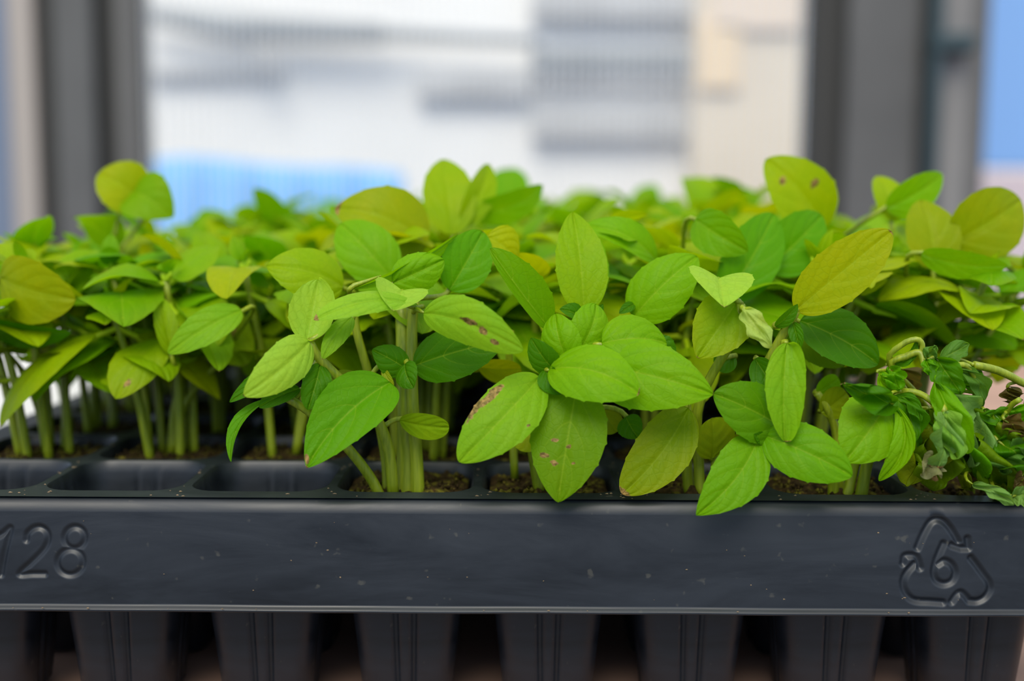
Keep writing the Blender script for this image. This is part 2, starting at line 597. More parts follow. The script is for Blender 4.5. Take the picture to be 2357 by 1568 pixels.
# border strip round the cells
RIMW = 0.0060
xa_, xb_, ya_, yb_ = X0 - RIMW, X1 + RIMW, YC0 - 0.0048, Y1 + RIMW
deck.add([(xa_, ya_, 0), (xb_, ya_, 0), (xb_, YC0, 0), (xa_, YC0, 0)], [(0, 1, 2, 3)])
deck.add([(xa_, Y1, 0), (xb_, Y1, 0), (xb_, yb_, 0), (xa_, yb_, 0)], [(0, 1, 2, 3)])
deck.add([(xa_, YC0, 0), (X0, YC0, 0), (X0, Y1, 0), (xa_, Y1, 0)], [(0, 1, 2, 3)])
deck.add([(X1, YC0, 0), (xb_, YC0, 0), (xb_, Y1, 0), (X1, Y1, 0)], [(0, 1, 2, 3)])
# the cell corners between four tiles
rel(deck, tray).build('deck', M_PLAS, tray, True)

# cups
def cup_rings():
    rings = []
    prof_in = [(0.0, 0.01575), (-0.0006, 0.0153), (-0.003, 0.0149), (-0.012, 0.0139), (-0.0235, 0.0127), (-0.038, 0.0112), (-0.0520, 0.0098), (-0.0528, 0.0090), (-0.0528, 0.003)]
    for z, h in prof_in:
        rings.append([(x, y, z) for x, y in rsquare(h, h * 0.45, rib=z < -0.01)])
    prof_out = [(-0.0535, 0.003), (-0.0535, 0.0096), (-0.0526, 0.0104), (-0.038, 0.0119), (-0.0235, 0.0134), (-0.012, 0.0146), (-0.003, 0.0156), (-0.0005, 0.0162)]
    for z, h in prof_out:
        rings.append([(x, y, z) for x, y in rsquare(h, h * 0.45, rib=z < -0.01)])
    return rings
cup = MB()
rings = cup_rings()
vs = [p for r in rings for p in r]
fs = []
for k in range(len(rings) - 1):
    for i in range(NR):
        fs.append((k * NR + i, k * NR + (i + 1) % NR, (k + 1) * NR + (i + 1) % NR, (k + 1) * NR + i))
cup.add(vs, fs)
cup_me = mesh('cell_cup', cup.v, cup.f)
cup_me.materials.append(M_PLAS)
def cell_c(i, j):
    return Vector((X0 + (i + 0.5) * PITCH_C, YC0 + (j + 0.5) * PITCH_C, 0))
cells = [(i, j) for j in range(NY) for i in range(NX)]
for i, j in cells[:100]:
    o = bpy.data.objects.new('cell_cup', cup_me); C.objects.link(o)
    o.parent = tray; o.location = cell_c(i, j) - Vector(tray.location)
rest = MB()
for i, j in cells[100:]:
    c = cell_c(i, j)
    rest.add([(x + c.x, y + c.y, z + c.z) for x, y, z in cup.v], cup.f)
o = rel(rest, tray).build('far_cups', M_PLAS, tray); o['kind'] = 'stuff'

# skirt: profile (y outwards, z) swept; front panel in sections so that the marks are real grooves
SK_PROF = [(0.0048, 0.0), (0.0030, -0.0001), (0.0016, -0.0006), (0.0007, -0.0016), (0.0002, -0.0030)]
SK_TOP, SK_BOT = -0.0030, -0.0236
def skirt_y(z):
    t_ = (SK_TOP - z) / (SK_TOP - SK_BOT)
    return 0.0002 - 0.0026 * t_ + 0.0010 * t_ * t_
SHARED_END = [(-0.0018, -0.0240), (-0.0024, -0.0243), (-0.0026, -0.0247), (-0.0022, -0.0250), (-0.0012, -0.0250), (-0.0006, -0.0246)]


def strokes_to_world(strokes, ox, oy, sc):
    """Stroke points read off the photo, turned into (x, z) on the skirt face."""
    out = []
    for st in strokes:
        q = []
        if len(st) > 4:
            st = [(v.x, v.y) for v in spline([(a, b__, 0) for a, b__ in st], 5 * (len(st) - 1))]
        for cx, cy in st:
            p = P(ox + cx / sc, oy + cy / sc, -0.6)
            q.append((p.x, p.z))
        out.append(q)
    return out


def circ(cx, cy, rx, ry, n=20, a0=0.0, a1=2 * math.pi):
    return [(cx + rx * math.cos(a0 + (a1 - a0) * k / n), cy + ry * math.sin(a0 + (a1 - a0) * k / n)) for k in range(n + 1)]
DIG = [
    [(-30, 770), (30, 735), (90, 690), (75, 790), (52, 900), (35, 1010), (20, 1120)],
    [(248, 800), (258, 740), (305, 695), (370, 682), (430, 715), (455, 775), (440, 850), (390, 920), (300, 1010), (195, 1115), (310, 1115), (432, 1115)],
    circ(706, 780, 98, 100), circ(672, 1005, 122, 118)]
REC = [
    [(580, 690), (640, 560), (715, 430), (770, 372), (835, 352), (905, 375), (970, 440), (1035, 540), (1075, 620)],
    [(1000, 655), (1110, 690), (1195, 690), (1190, 585)],
    [(545, 870), (450, 970), (400, 1075), (415, 1190), (480, 1275), (570, 1310), (720, 1318), (870, 1330)],
    [(405, 870), (425, 790), (495, 775), (570, 800), (605, 920)],
    [(1225, 810), (1280, 880), (1360, 990), (1430, 1090), (1440, 1180), (1380, 1270), (1290, 1315), (1190, 1310)],
    [(980, 1320), (1040, 1240), (1095, 1215), (1150, 1260), (1190, 1310)],
    [(895, 640), (845, 740), (795, 860), (770, 980), (800, 1070), (890, 1110), (985, 1075), (1025, 975), (985, 880), (900, 840), (820, 880)],
]
dig = strokes_to_world(DIG, 0, 1050, 4.127)
rec = strokes_to_world(REC, 2000, 1130, 5.227)


def dist_field(X, Z, strokes):
    d = np.full(X.shape, 1e9)
    for st in strokes:
        for (ax, az), (bx, bz) in zip(st[:-1], st[1:]):
            vx, vz = bx - ax, bz - az
            L2 = vx * vx + vz * vz + 1e-15
            t_ = np.clip(((X - ax) * vx + (Z - az) * vz) / L2, 0, 1)
            d = np.minimum(d, np.hypot(X - ax - t_ * vx, Z - az - t_ * vz))
    return d


def skirt_front(name, xs, strokes=None, half=0.0009, depth=0.0007):
    nzf = 110
    zs = np.linspace(SK_TOP, SK_BOT, nzf)
    prof = [(y, z) for y, z in SK_PROF[:-1]] + [(skirt_y(z), z) for z in zs] + SHARED_END
    PY = np.array([p[0] for p in prof]); PZ = np.array([p[1] for p in prof])
    X, Yg = np.meshgrid(np.array(xs), PY)
    _, Z = np.meshgrid(np.array(xs), PZ)
    Yg = Yg.copy()
    # slight moulding waviness of the long edge
    Yg += 0.00012 * np.sin(X * 60) + 0.00008 * np.sin(X * 173 + 1)
    if strokes:
        d = dist_field(X, Z, strokes)
        k = np.clip(1 - d / half, 0, 1)
        Yg += depth * (k * k * (3 - 2 * k))
    vs = np.stack([X, Yg, Z], -1).reshape(-1, 3)
    nr, ncol = X.shape
    fs = []
    for r_ in range(nr - 1):
        for c_ in range(ncol - 1):
            k = r_ * ncol + c_
            fs.append((k, k + ncol, k + ncol + 1, k + 1))
    b_ = MB(); b_.v = [tuple(v) for v in vs]; b_.f = fs
    return rel(b_, tray).build(name, M_PLAS, tray)


dx0, dx1 = min(p[0] for s_ in dig for p in s_) - 0.0025, max(p[0] for s_ in dig for p in s_) + 0.0025
rx0, rx1 = min(p[0] for s_ in rec for p in s_) - 0.0025, max(p[0] for s_ in rec for p in s_) + 0.0025
skirt_front('front_skirt', list(np.linspace(xa_, dx0, 16)))
o = skirt_front('number_panel', list(np.linspace(dx0, dx1, 160)), dig, 0.00105, 0.0005)
o['label'] = 'the number 128 pressed into the black skirt'
skirt_front('front_skirt', list(np.linspace(dx1, rx0, 80)))
o = skirt_front('recycling_mark_panel', list(np.linspace(rx0, rx1, 180)), rec, 0.00118, 0.0007)
o['label'] = 'recycling triangle with a 6 pressed into the black skirt'
CORN = P(2340, 1300, -0.5).x
skirt_front('front_skirt', list(np.linspace(rx1, xb_, 16)))
# sides and back
def skirt_side(name, p0, p1, nrm):
    prof = SK_PROF + [(skirt_y(z), z) for z in np.linspace(SK_TOP, SK_BOT, 6)[1:]] + SHARED_END
    vs = []
    for p in (p0, p1):
        for y, z in prof:
            off = 0.0048 - y
            vs.append((p[0] + nrm[0] * off, p[1] + nrm[1] * off, z))
    n_ = len(prof)
    fs = [(k, k + 1, n_ + k + 1, n_ + k) for k in range(n_ - 1)]
    b_ = MB(); b_.add(vs, fs)
    return rel(b_, tray).build(name, M_PLAS, tray)
skirt_side('side_skirt', (xa_, ya_), (xa_, yb_), (-1, 0))
skirt_side('side_skirt', (xb_, ya_), (xb_, yb_), (1, 0))
skirt_side('back_skirt', (xa_, yb_), (xb_, yb_), (0, 1))
# rounded corners
def corner(cx, cy, a0):
    prof = SK_PROF + [(skirt_y(z), z) for z in np.linspace(SK_TOP, SK_BOT, 6)[1:]] + SHARED_END
    vs, fs = [], []
    K = 7; n_ = len(prof)
    for k in range(K):
        a = a0 + math.pi / 2 * k / (K - 1)
        for y, z in prof:
            off = 0.0048 - y
            vs.append((cx + math.cos(a) * off, cy + math.sin(a) * off, z))
    for k in range(K - 1):
        for q in range(n_ - 1):
            fs.append((k * n_ + q, k * n_ + q + 1, (k + 1) * n_ + q + 1, (k + 1) * n_ + q))
    b_ = MB(); b_.add(vs, fs)
    return rel(b_, tray).build('skirt_corner', M_PLAS, tray)
corner(xa_, ya_, math.pi); corner(xb_, ya_, 1.5 * math.pi); corner(xb_, yb_, 0); corner(xa_, yb_, 0.5 * math.pi)

# ------------------------------------------------------------------ leaves
rng = np.random.default_rng(11)
GREEN = (0.185, 0.43, 0.001)
YEL = (0.37, 0.46, 0.001)
OLIVE = (0.20, 0.28, 0.002)
PALE = (0.35, 0.60, 0.05)
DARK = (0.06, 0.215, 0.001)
MIDG = (0.11, 0.35, 0.001)
WILT = (0.10, 0.25, 0.03)
WILTP = (0.19, 0.38, 0.08)


def vlerp(a, b_, t_):
    return tuple(x + (y - x) * t_ for x, y in zip(a, b_))


def n_frame(axis, roll):
    """Blade normal: towards the camera, then rolled about the leaf's axis."""
    a = axis.normalized()
    toward = -VIEW
    n0 = toward - a * toward.dot(a)
    if n0.length < 1e-4:
        n0 = a.orthogonal()
    n0.normalize()
    return Matrix.Rotation(roll, 3, a) @ n0


def leaf_verts(base, tip, W, n, arch=0.1, fold=0.15, curl=0.0, wave=0.0, twist=0.0, nu=26, nv=14, kind='leaf', teeth=0.028, crumple=0.0, seed=0, droop=0.0, edge=(0, 0), side=0.0, sweep=0.0, ends=None):
    """A blade: grid of points following a bent, folded, toothed outline. Returns verts, uv, faces."""
    rr = np.random.default_rng(seed)
    base = np.array(base); tip = np.array(tip); n = np.array(n)
    ax = tip - base; L = np.linalg.norm(ax); ax = ax / L
    n = n - ax * n.dot(ax); n /= np.linalg.norm(n)
    lat = np.cross(ax, n)
    tt = (1 - np.cos(np.linspace(0, math.pi, nu + 1))) / 2 * 0.55 + np.linspace(0, 1, nu + 1) * 0.45
    ss = np.linspace(-1, 1, nv + 1)
    ss = np.sign(ss) * np.abs(ss) ** 0.9
    U, S = np.meshgrid(tt, ss, indexing='ij')
    if kind == 'leaf':
        pa, pb = ends or (rr.uniform(0.46, 0.54), rr.uniform(0.60, 0.76))
        pk = pa / (pa + pb)
        wf = (np.clip(U, 0, 1) ** pa) * (np.clip(1 - U, 0, 1) ** pb) / (pk ** pa * (1 - pk) ** pb)
        wf = wf + 0.02 * (1 - U)
    elif kind == 'long':
        wf = (np.clip(U, 0, 1) ** 0.8) * (np.clip(1 - U, 0, 1) ** 0.65)
        wf = wf / wf.max()
    else:  # round seed leaf
        wf = (np.clip(U, 0, 1) ** 0.55) * (np.clip(1 - U, 0, 1) ** 0.45)
        wf = wf / wf.max()
    if teeth and kind != 'round':
        nt_ = 5.3
        phs = rr.uniform(0, 1, 2)
        ph = U * nt_ + np.where(S > 0, phs[0], phs[1])
        fr = ph - np.floor(ph)
        tooth = 0.35 * np.clip(fr / 0.8, 0, 1) ** 1.5 * (fr < 0.86) + np.exp(-((fr - 0.80) / 0.07) ** 2)
        mask = np.clip((U - 0.12) * 6, 0, 1) * np.clip((0.97 - U) * 8, 0, 1)
        wf = wf * (1 + teeth * (tooth * 1.4 - 0.3) * mask * np.abs(S) ** 3) 
    half = W / 2 * wf
    la = S * half
    fa = fold
    h = np.abs(la) * math.sin(fa) + curl * (la ** 2) / (W / 2)
    la = la * math.cos(fa)
    wv = wave * half * np.abs(S) ** 2 * np.sin(U * 9 + rr.uniform(0, 6) + np.where(S > 0, 0, 2.1))
    h = h + wv
    h = h - 0.012 * W * np.exp(-(S / 0.10) ** 2)
    # puckering between the side veins
    phv = (U - 0.52 * np.abs(S) ** 1.4) * 3.7
    h = h + 0.0060 * W * np.cos(2 * math.pi * phv) * (1 - np.abs(S) ** 2) * np.clip(np.abs(S) * 3, 0, 1)
    for (side_, amt) in ((0, edge[0]), (1, edge[1])):
        if amt:
            sd_ = np.clip(S if side_ else -S, 0, 1)
            h = h + amt * W * np.clip(sd_ - 0.35, 0, 1) ** 1.6
            la = la * (1 - 0.35 * min(1, abs(amt)) * np.clip(sd_ - 0.35, 0, 1))
    if crumple:
        for _ in range(7):
            fx, fy = rr.uniform(4, 17), rr.uniform(1.5, 6)
            h = h + crumple * W * 0.13 * np.sin(U * fx + S * fy + rr.uniform(0, 6.3))
            la = la + crumple * W * 0.06 * np.sin(U * fy * 3 + S * fx * 0.4 + rr.uniform(0, 6.3)) * np.abs(S)
    arc = arch * L * 4 * U * (1 - U)
    tw = twist * (U - 0.5)
    lx = la * np.cos(tw) - h * np.sin(tw)
    hx = la * np.sin(tw) + h * np.cos(tw)
    sb = side * L * 4 * U * (1 - U)
    V3 = base + ax * (U * L)[..., None] + lat * (lx + sb)[..., None] - ax * (sweep * np.abs(lx))[..., None] + n * (hx + arc)[..., None]
    if droop:
        V3[..., 2] -= droop * L * U ** 2.2
    uv = np.stack([U, (S + 1) / 2], -1)
    fs = []
    for i in range(nu):
        for j in range(nv):
            k = i * (nv + 1) + j
            fs.append((k, k + 1, k + nv + 2, k + nv + 1))
    return V3.reshape(-1, 3), uv.reshape(-1, 2), fs, U.reshape(-1), S.reshape(-1)


class Foliage:
    """Leaf geometry with pigment, burn and blade values per point."""
    def __init__(s):
        s.v = []; s.f = []; s.uv = []; s.col = []; s.burn = []; s.bl = []; s.n = 0

    def add(s, V3, uv, fs, col, burn, blade):
        s.v.append(V3); s.uv.append(uv)
        s.f += [tuple(i + s.n for i in f) for f in fs]
        s.col.append(col if getattr(col, 'ndim', 1) == 2 else np.tile(np.array(col, dtype=float), (len(V3), 1)))
        s.burn.append(burn); s.bl.append(np.full(len(V3), blade))
        s.n += len(V3)

    def tube(s, pts, rad, col, n=6):
        t_ = MB(); t_.tube(pts, rad, n)
        V = np.array(t_.v)
        s.add(V, np.zeros((len(V), 2)), t_.f, col, np.zeros(len(V)), 0.0)

    def build(s, name, parent=None, origin=None, link_it=True):
        V = np.concatenate(s.v)
        if origin is not None:
            V = V - np.array(origin)
        me = bpy.data.meshes.new(name)
        me.from_pydata(V.tolist(), [], s.f)
        me.shade_smooth()
        uvv = np.concatenate(s.uv)
        ul = me.uv_layers.new(name='UVMap')
        idx = np.empty(len(me.loops), dtype=np.int32)
        me.loops.foreach_get('vertex_index', idx)
        ul.data.foreach_set('uv', uvv[idx].reshape(-1).astype(np.float32))
        a = me.attributes.new('pigment', 'FLOAT_COLOR', 'POINT')
        cc = np.concatenate(s.col)
        cc = np.concatenate([cc, np.ones((len(cc), 1))], 1)
        a.data.foreach_set('color', cc.reshape(-1).astype(np.float32))
        for nm, arr in (('burn', s.burn), ('blade', s.bl)):
            a = me.attributes.new(nm, 'FLOAT', 'POINT')
            a.data.foreach_set('value', np.concatenate(arr).astype(np.float32))
        me.materials.append(M_LEAF)
        me.update()
        if not link_it:
            return me
        o_ = bpy.data.objects.new(name, me)
        C.objects.link(o_)
        if parent is not None:
            o_.parent = parent
        return o_


def add_leaf(fo, base, tip, W, n, col, attach=None, stalk=None, burns=(), tipburn=0.0, yedge=0.0, petiole=0.00075, **kw):
    V3, uv, fs, U, S = leaf_verts(base, tip, W, n, **kw)
    cc = np.tile(np.array(col, dtype=float), (len(V3), 1))
    if yedge:
        k = np.clip(yedge * (np.abs(S) ** 2 * 0.5 + U * 0.6), 0, 1)[:, None]
        cc = cc * (1 - k) + np.array((0.38, 0.42, 0.006)) * k
    bu = np.zeros(len(V3))
    for (bu_u, bu_s, ru, rs) in burns:
        bu = np.maximum(bu, np.exp(-((U - bu_u) / ru) ** 2 - ((S - bu_s) / rs) ** 2) * 1.0)
    if tipburn:
        bu = np.maximum(bu, np.exp(-((1 - U) / (0.055 * tipburn)) ** 2))
    fo.add(V3, uv, fs, cc, bu, 0.35 if kw.get('kind') == 'round' else 1.0)
    b_ = Vector(base); t_ = Vector(tip)
    if attach is not None:
        a_ = Vector(attach)
        ax = (t_ - b_)
        d = (b_ - a_).length
        if d > 0.0004:
            c1 = a_.lerp(b_, 0.35) + Vector((0, 0, 0.04 * d)) - Vector(n).normalized() * petiole
            nz = Vector(n).normalized()
            b_ = b_ - nz * petiole * 0.8
            c2 = b_ - ax.normalized() * d * 0.30 - nz * petiole
            pts = []
            for k in range(9):
                u = k / 8
                pts.append(a_ * (1 - u) ** 3 + c1 * 3 * u * (1 - u) ** 2 + c2 * 3 * u * u * (1 - u) + b_ * u ** 3)
            # the stalk runs on under the blade as its rib
            arch = kw.get('arch', 0.1)
            nn = Vector(n); nn = (nn - ax * (nn.dot(ax) / ax.dot(ax))).normalized()
            pts = pts[:-1] + [b_.lerp(t_, u) + nn * (arch * ax.length * 4 * u * (1 - u) - petiole * 0.9) for u in (0.02, 0.12, 0.25)] if kw.get('droop', 0) == 0 and not kw.get('side') else pts
            rad = [petiole * 1.25] + [petiole] * (len(pts) - 3) + [petiole * 0.75, petiole * 0.3]
            if stalk is not None:
                stalk.tube(pts, rad, 8)
            else:
                fo.tube(pts, rad, vlerp(col, (0.34, 0.47, 0.01), 0.6), 7)


def nearest(p, stems, zfrac=1.0):
    best, bd = None, 1e9
    for st in stems:
        for q in st:
            q = Vector(q)
            d = (q - Vector(p)).length + 0.35 * max(0, q.z - p[2])
            if d < bd:
                bd, best = d, q
    return best


# ------------------------------------------------------------------ soil plugs
def soil_me(seed, n=26, extra=0.0):
    r_ = np.random.default_rng(seed)
    vs, fs = [], []
    top = rsquare(0.0140, 0.0052)
    NRi = len(top)
    rings_ = 15
    gx = r_.uniform(-1, 1, (60, 2)) * 0.013
    gh = r_.uniform(0.0004, 0.0012, 60); gr = r_.uniform(0.0006, 0.0017, 60)
    zc_ = -0.0022
    for k in range(rings_ + 1):
        f_ = 1 - k / rings_
        for (x, y) in top:
            X_, Y_ = x * f_, y * f_
            z = zc_ - 0.0006 * f_ ** 4
            z += float(np.sum(gh * np.exp(-(((gx[:, 0] - X_) ** 2 + (gx[:, 1] - Y_) ** 2) / gr ** 2))))
            vs.append((X_, Y_, z + r_.uniform(-1, 1) * 0.0002))
    for k in range(rings_):
        for i in range(NRi):
            fs.append((k * NRi + i, k * NRi + (i + 1) % NRi, (k + 1) * NRi + (i + 1) % NRi, (k + 1) * NRi + i))
    # plug sides going down
    k0 = len(vs)
    for (x, y) in top: vs.append((x * 0.99, y * 0.99, -0.006))
    for (x, y) in rsquare(0.0120, 0.0045): vs.append((x * 0.95, y * 0.95, -0.025))
    for i in range(NRi):
        fs.append((i, k0 + i, k0 + (i + 1) % NRi, (i + 1) % NRi))
        fs.append((k0 + i, k0 + NRi + i, k0 + NRi + (i + 1) % NRi, k0 + (i + 1) % NRi))
    # loose crumbs and grit
    for q in range(90):
        c_ = Vector((r_.uniform(-0.0125, 0.0125), r_.uniform(-0.0125, 0.0125), zc_ + r_.uniform(0.0002, 0.0012)))
        s_ = r_.uniform(0.0003, 0.0009)
        kk = len(vs)
        for d_ in ((1, 0, 0), (-1, 0, 0), (0, 1, 0), (0, -1, 0), (0, 0, 1), (0, 0, -1)):
            vs.append(tuple(c_ + Vector(d_) * s_ * r_.uniform(0.6, 1.3)))
        for a_, b__, c__ in ((0, 2, 4), (2, 1, 4), (1, 3, 4), (3, 0, 4), (2, 0, 5), (1, 2, 5), (3, 1, 5), (0, 3, 5)):
            fs.append((kk + a_, kk + b__, kk + c__))
    me = mesh('soil', vs, fs)
    me.materials.append(M_SOIL)
    return me
SOILS = [soil_me(s_) for s_ in (1, 2, 3)]


def add_soil(root, i, j, k=0):
    o_ = bpy.data.objects.new('soil', SOILS[k % 3])
    C.objects.link(o_); o_.parent = root
    o_.location = cell_c(i, j) - Vector(root.location)
    return o_

# ------------------------------------------------------------------ hand placed seedlings of the front
def stem_obj(root, pts, rad, name='stem', n=10, m=None):
    b_ = MB(); b_.tube(pts, rad, n)
    return rel(b_, root).build(name, m or M_STEM, root)


def px_stem(root, pl, r0=0.0012, r1=0.0009):
    """pl: (px, py, depth mm) from the soil upwards."""
    pts = spline([P(*q) for q in pl], 18)
    n_ = len(pts)
    stem_obj(root, pts, [r0 + (r1 - r0) * k / (n_ - 1) for k in range(n_)])
    return pts


def px_leaf(root, stems, bx, by, tx, ty, wpx, d0, d1=None, roll=0.0, col=GREEN, name='leaf', att='auto', res=(64, 26), seed=None, **kw):
    d1 = d0 if d1 is None else d1
    B = P(bx, by, d0); T = P(tx, ty, d1)
    W = wpx / scale_at(B.lerp(T, 0.5)) / max(0.35, math.cos(roll))
    nrm = n_frame(T - B, roll)
    a_ = nearest(B, stems) if att == 'auto' and stems else (P(*att) if isinstance(att, tuple) else None)
    fo = Foliage()
    sd_ = int(bx * 7 + by * 3) if seed is None else seed
    sk = MB()
    kw.setdefault('petiole', 0.00062)
    add_leaf(fo, B, T, W, nrm, col, attach=a_, stalk=sk, nu=res[0], nv=res[1], seed=sd_, **kw)
    o_ = fo.build(name, root, root.location)
    if sk.v:
        rel(sk, root).build('leaf_stalk', M_STEM, o_)
    return o_


def clump_root(i, j, label, group=None, name='basil_seedlings'):
    c = cell_c(i, j); c.z = -0.004
    r_ = empty(name, c)
    tag(r_, label, 'seedlings', group)
    return r_

# --- A: the tall seedlings in the fourth cell from the left
A = clump_root(3, 0, 'tall basil seedlings with thick pale stems, leftmost planted cell of the front row')
add_soil(A, 3, 0, 0)
sA = [
    px_stem(A, [(935, 1152, 17), (938, 1050, 17), (935, 940, 16), (930, 800, 18), (925, 700, 20)], 0.0029, 0.0016),
    px_stem(A, [(962, 1150, 15), (958, 1050, 15), (950, 930, 14), (948, 760, 16), (955, 690, 16)], 0.0017, 0.0011),
    px_stem(A, [(906, 1150, 12), (895, 1040, 11), (865, 960, 9), (800, 890, 6), (735, 825, 3), (712, 786, 2)], 0.0014, 0.0010),
    px_stem(A, [(878, 1150, 12), (850, 1095, 11), (790, 1020, 8), (715, 950, 3), (660, 915, 1)], 0.0013, 0.0010),
    px_stem(A, [(893, 1150, 20), (885, 1040, 20), (850, 870, 18), (820, 760, 17), (812, 690, 17)], 0.0012, 0.0009),
]
L = lambda *a, **k: px_leaf(A, sA, *a, **k)
L(898, 880, 705, 1077, 148, 4, -7, roll=0.25, col=MIDG, arch=0.05, fold=0.18, curl=0.1, teeth=0.02, ends=(0.42, 0.78), side=0.06, burns=[(0.95, 0.5, 0.04, 0.5)], tipburn=0.3)
L(712, 786, 560, 912, 98, 1, -9, roll=-0.35, col=PALE, arch=0.16, fold=0.20, curl=-0.35, tipburn=0.3, wave=0.05)
L(706, 788, 733, 644, 110, 2, 8, roll=0.2, col=PALE, arch=-0.05, fold=0.3, curl=0.25, edge=(0, 0.35))
L(962, 702, 722, 737, 58, 6, -4, roll=0.75, col=vlerp(GREEN, PALE, 0.5), arch=0.14, fold=0.3, curl=-0.4, kind='long', tipburn=0.7)
L(925, 668, 905, 716, 128, 8, -3, roll=-0.1, col=PALE, arch=-0.08, fold=0.3, curl=0.2, tipburn=0.4, sweep=0.42, seed=77)
L(810, 730, 742, 828, 52, 5, 0, roll=0.3, col=vlerp(GREEN, PALE, 0.4), arch=0.12, fold=0.2, curl=-0.3, tipburn=0.4)
L(975, 722, 1205, 806, 104, 2, -8, roll=0.42, col=vlerp(GREEN, PALE, 0.35), arch=0.17, fold=0.12, curl=-0.35, burns=[(0.52, -0.12, 0.10, 0.16), (0.66, 0.05, 0.05, 0.2), (0.78, 0.35, 0.05, 0.2)], ends=(0.6, 0.66), side=-0.13)
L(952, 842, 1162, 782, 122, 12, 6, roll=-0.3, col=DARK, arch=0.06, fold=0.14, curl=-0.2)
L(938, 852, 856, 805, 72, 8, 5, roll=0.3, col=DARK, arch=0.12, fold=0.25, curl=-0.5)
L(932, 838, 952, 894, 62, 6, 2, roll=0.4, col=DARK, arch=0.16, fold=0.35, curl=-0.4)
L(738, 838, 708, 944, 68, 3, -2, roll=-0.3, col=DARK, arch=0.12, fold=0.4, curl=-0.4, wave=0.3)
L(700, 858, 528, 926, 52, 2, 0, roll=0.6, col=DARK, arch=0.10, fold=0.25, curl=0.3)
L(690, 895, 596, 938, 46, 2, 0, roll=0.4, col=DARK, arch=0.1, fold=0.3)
L(632, 915, 532, 1064, 34, 2, -3, roll=0.7, col=MIDG, side=0.16, fold=0.5, kind='long')
L(920, 968, 1034, 985, 62, 10, 8, roll=0.4, col=vlerp(OLIVE, GREEN, 0.4), kind='round', arch=0.08, fold=0.08, name='seed_leaf')
L(860, 905, 760, 870, 60, 12, 10, roll=0.3, col=OLIVE, kind='round', arch=0.05, name='seed_leaf')
L(815, 665, 1052, 540, 30, 12, 22, roll=0.9, col=GREEN, arch=0.06, fold=0.5, kind='long')
L(905, 652, 1022, 598, 96, 14, 16, roll=0.15, col=GREEN, arch=0.1, fold=0.2, curl=-0.3, edge=(-0.3, 0))
L(1035, 668, 1112, 533, 112, 20, 26, roll=0.2, col=MIDG, arch=0.08, fold=0.15, tipburn=0.2)
L(1120, 545, 1192, 598, 92, 27, 30, roll=-0.4, col=YEL, arch=0.12, fold=0.1)
L(880, 845, 905, 890, 20, 6, 4, roll=0.2, col=OLIVE, kind='round', name='seed_leaf')

# --- B: broad plant in the centre
B_ = clump_root(4, 0, 'broad leaved basil seedlings in the centre of the front row with brown scorched patches')
add_soil(B_, 4, 0, 1)
sB = [
    px_stem(B_, [(1245, 1153, 18), (1228, 1050, 17), (1222, 980, 15), (1250, 900, 10), (1268, 850, 5), (1300, 790, 6)], 0.0013, 0.0011),
    px_stem(B_, [(1268, 1153, 20), (1262, 1060, 18), (1275, 950, 12), (1290, 870, 8), (1345, 790, 8), (1342, 715, 12)], 0.0013, 0.0010),
    px_stem(B_, [(1185, 1100, 28), (1175, 900, 28), (1172, 800, 26), (1176, 762, 25)], 0.0010, 0.0008),
]
L = lambda *a, **k: px_leaf(B_, sB, *a, **k)
L(1264, 850, 1472, 906, 132, -1, -9, roll=-0.45, col=GREEN, arch=0.16, fold=0.10, curl=-0.28, tipburn=0.35, seed=3, ends=(0.55, 0.66), side=-0.04)
L(1375, 842, 1643, 908, 162, 3, -5, roll=-0.25, col=GREEN, arch=0.12, fold=0.10, curl=-0.25, seed=5, tipburn=0.2, ends=(0.50, 0.82))
L(1330, 878, 1284, 1157, 172, 1, -8, roll=0.15, col=vlerp(MIDG, OLIVE, 0.45), arch=0.07, fold=0.08, curl=-0.15, burns=[(0.55, -0.06, 0.025, 0.1), (0.52, 0.32, 0.02, 0.12), (0.70, 0.30, 0.03, 0.18), (0.65, 0.6, 0.03, 0.2), (0.68, -0.3, 0.02, 0.08)], seed=9, ends=(0.62, 0.78))
L(1243, 868, 1056, 1064, 136, 1, -9, roll=0.3, col=vlerp(GREEN, PALE, 0.15), arch=0.12, fold=0.12, curl=-0.2, edge=(0, 0), burns=[(0.42, 0.78, 0.16, 0.18), (0.62, 0.95, 0.14, 0.2), (0.42, -0.78, 0.02, 0.05)], seed=14, side=-0.04)
L(1585, 940, 1432, 1138, 126, 6, 0, roll=0.15, col=vlerp(OLIVE, GREEN, 0.35), arch=0.06, fold=0.06, yedge=0.5, tipburn=1.0, seed=4, ends=(0.5, 0.62), side=-0.05)
L(1345, 720, 1318, 488, 118, 14, 24, roll=0.12, col=vlerp(GREEN, YEL, 0.3), arch=0.10, fold=0.14, curl=0.0, seed=8)
L(1352, 708, 1352, 520, 78, 22, 30, roll=0.5, col=GREEN, arch=0.08, fold=0.14)
L(1262, 752, 1128, 572, 82, 10, 6, roll=0.55, col=vlerp(GREEN, DARK, 0.3), arch=0.06, fold=0.35, curl=0.4, side=-0.05)
L(1310, 840, 1278, 722, 92, 3, 6, roll=-0.3, col=GREEN, arch=0.22, fold=0.25, curl=-0.5, seed=21)
L(1335, 805, 1372, 700, 92, 5, 10, roll=0.3, col=GREEN, arch=0.20, fold=0.2, curl=-0.4, seed=22)
L(1385, 790, 1535, 790, 122, 4, 6, roll=-0.5, col=GREEN, arch=0.16, fold=0.1, curl=-0.3, seed=23)
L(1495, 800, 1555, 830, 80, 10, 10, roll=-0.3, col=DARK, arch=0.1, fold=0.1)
L(1280, 856, 1222, 778, 68, 2, 0, roll=-0.3, col=DARK, arch=0.15, fold=0.35, curl=-0.3, seed=24)
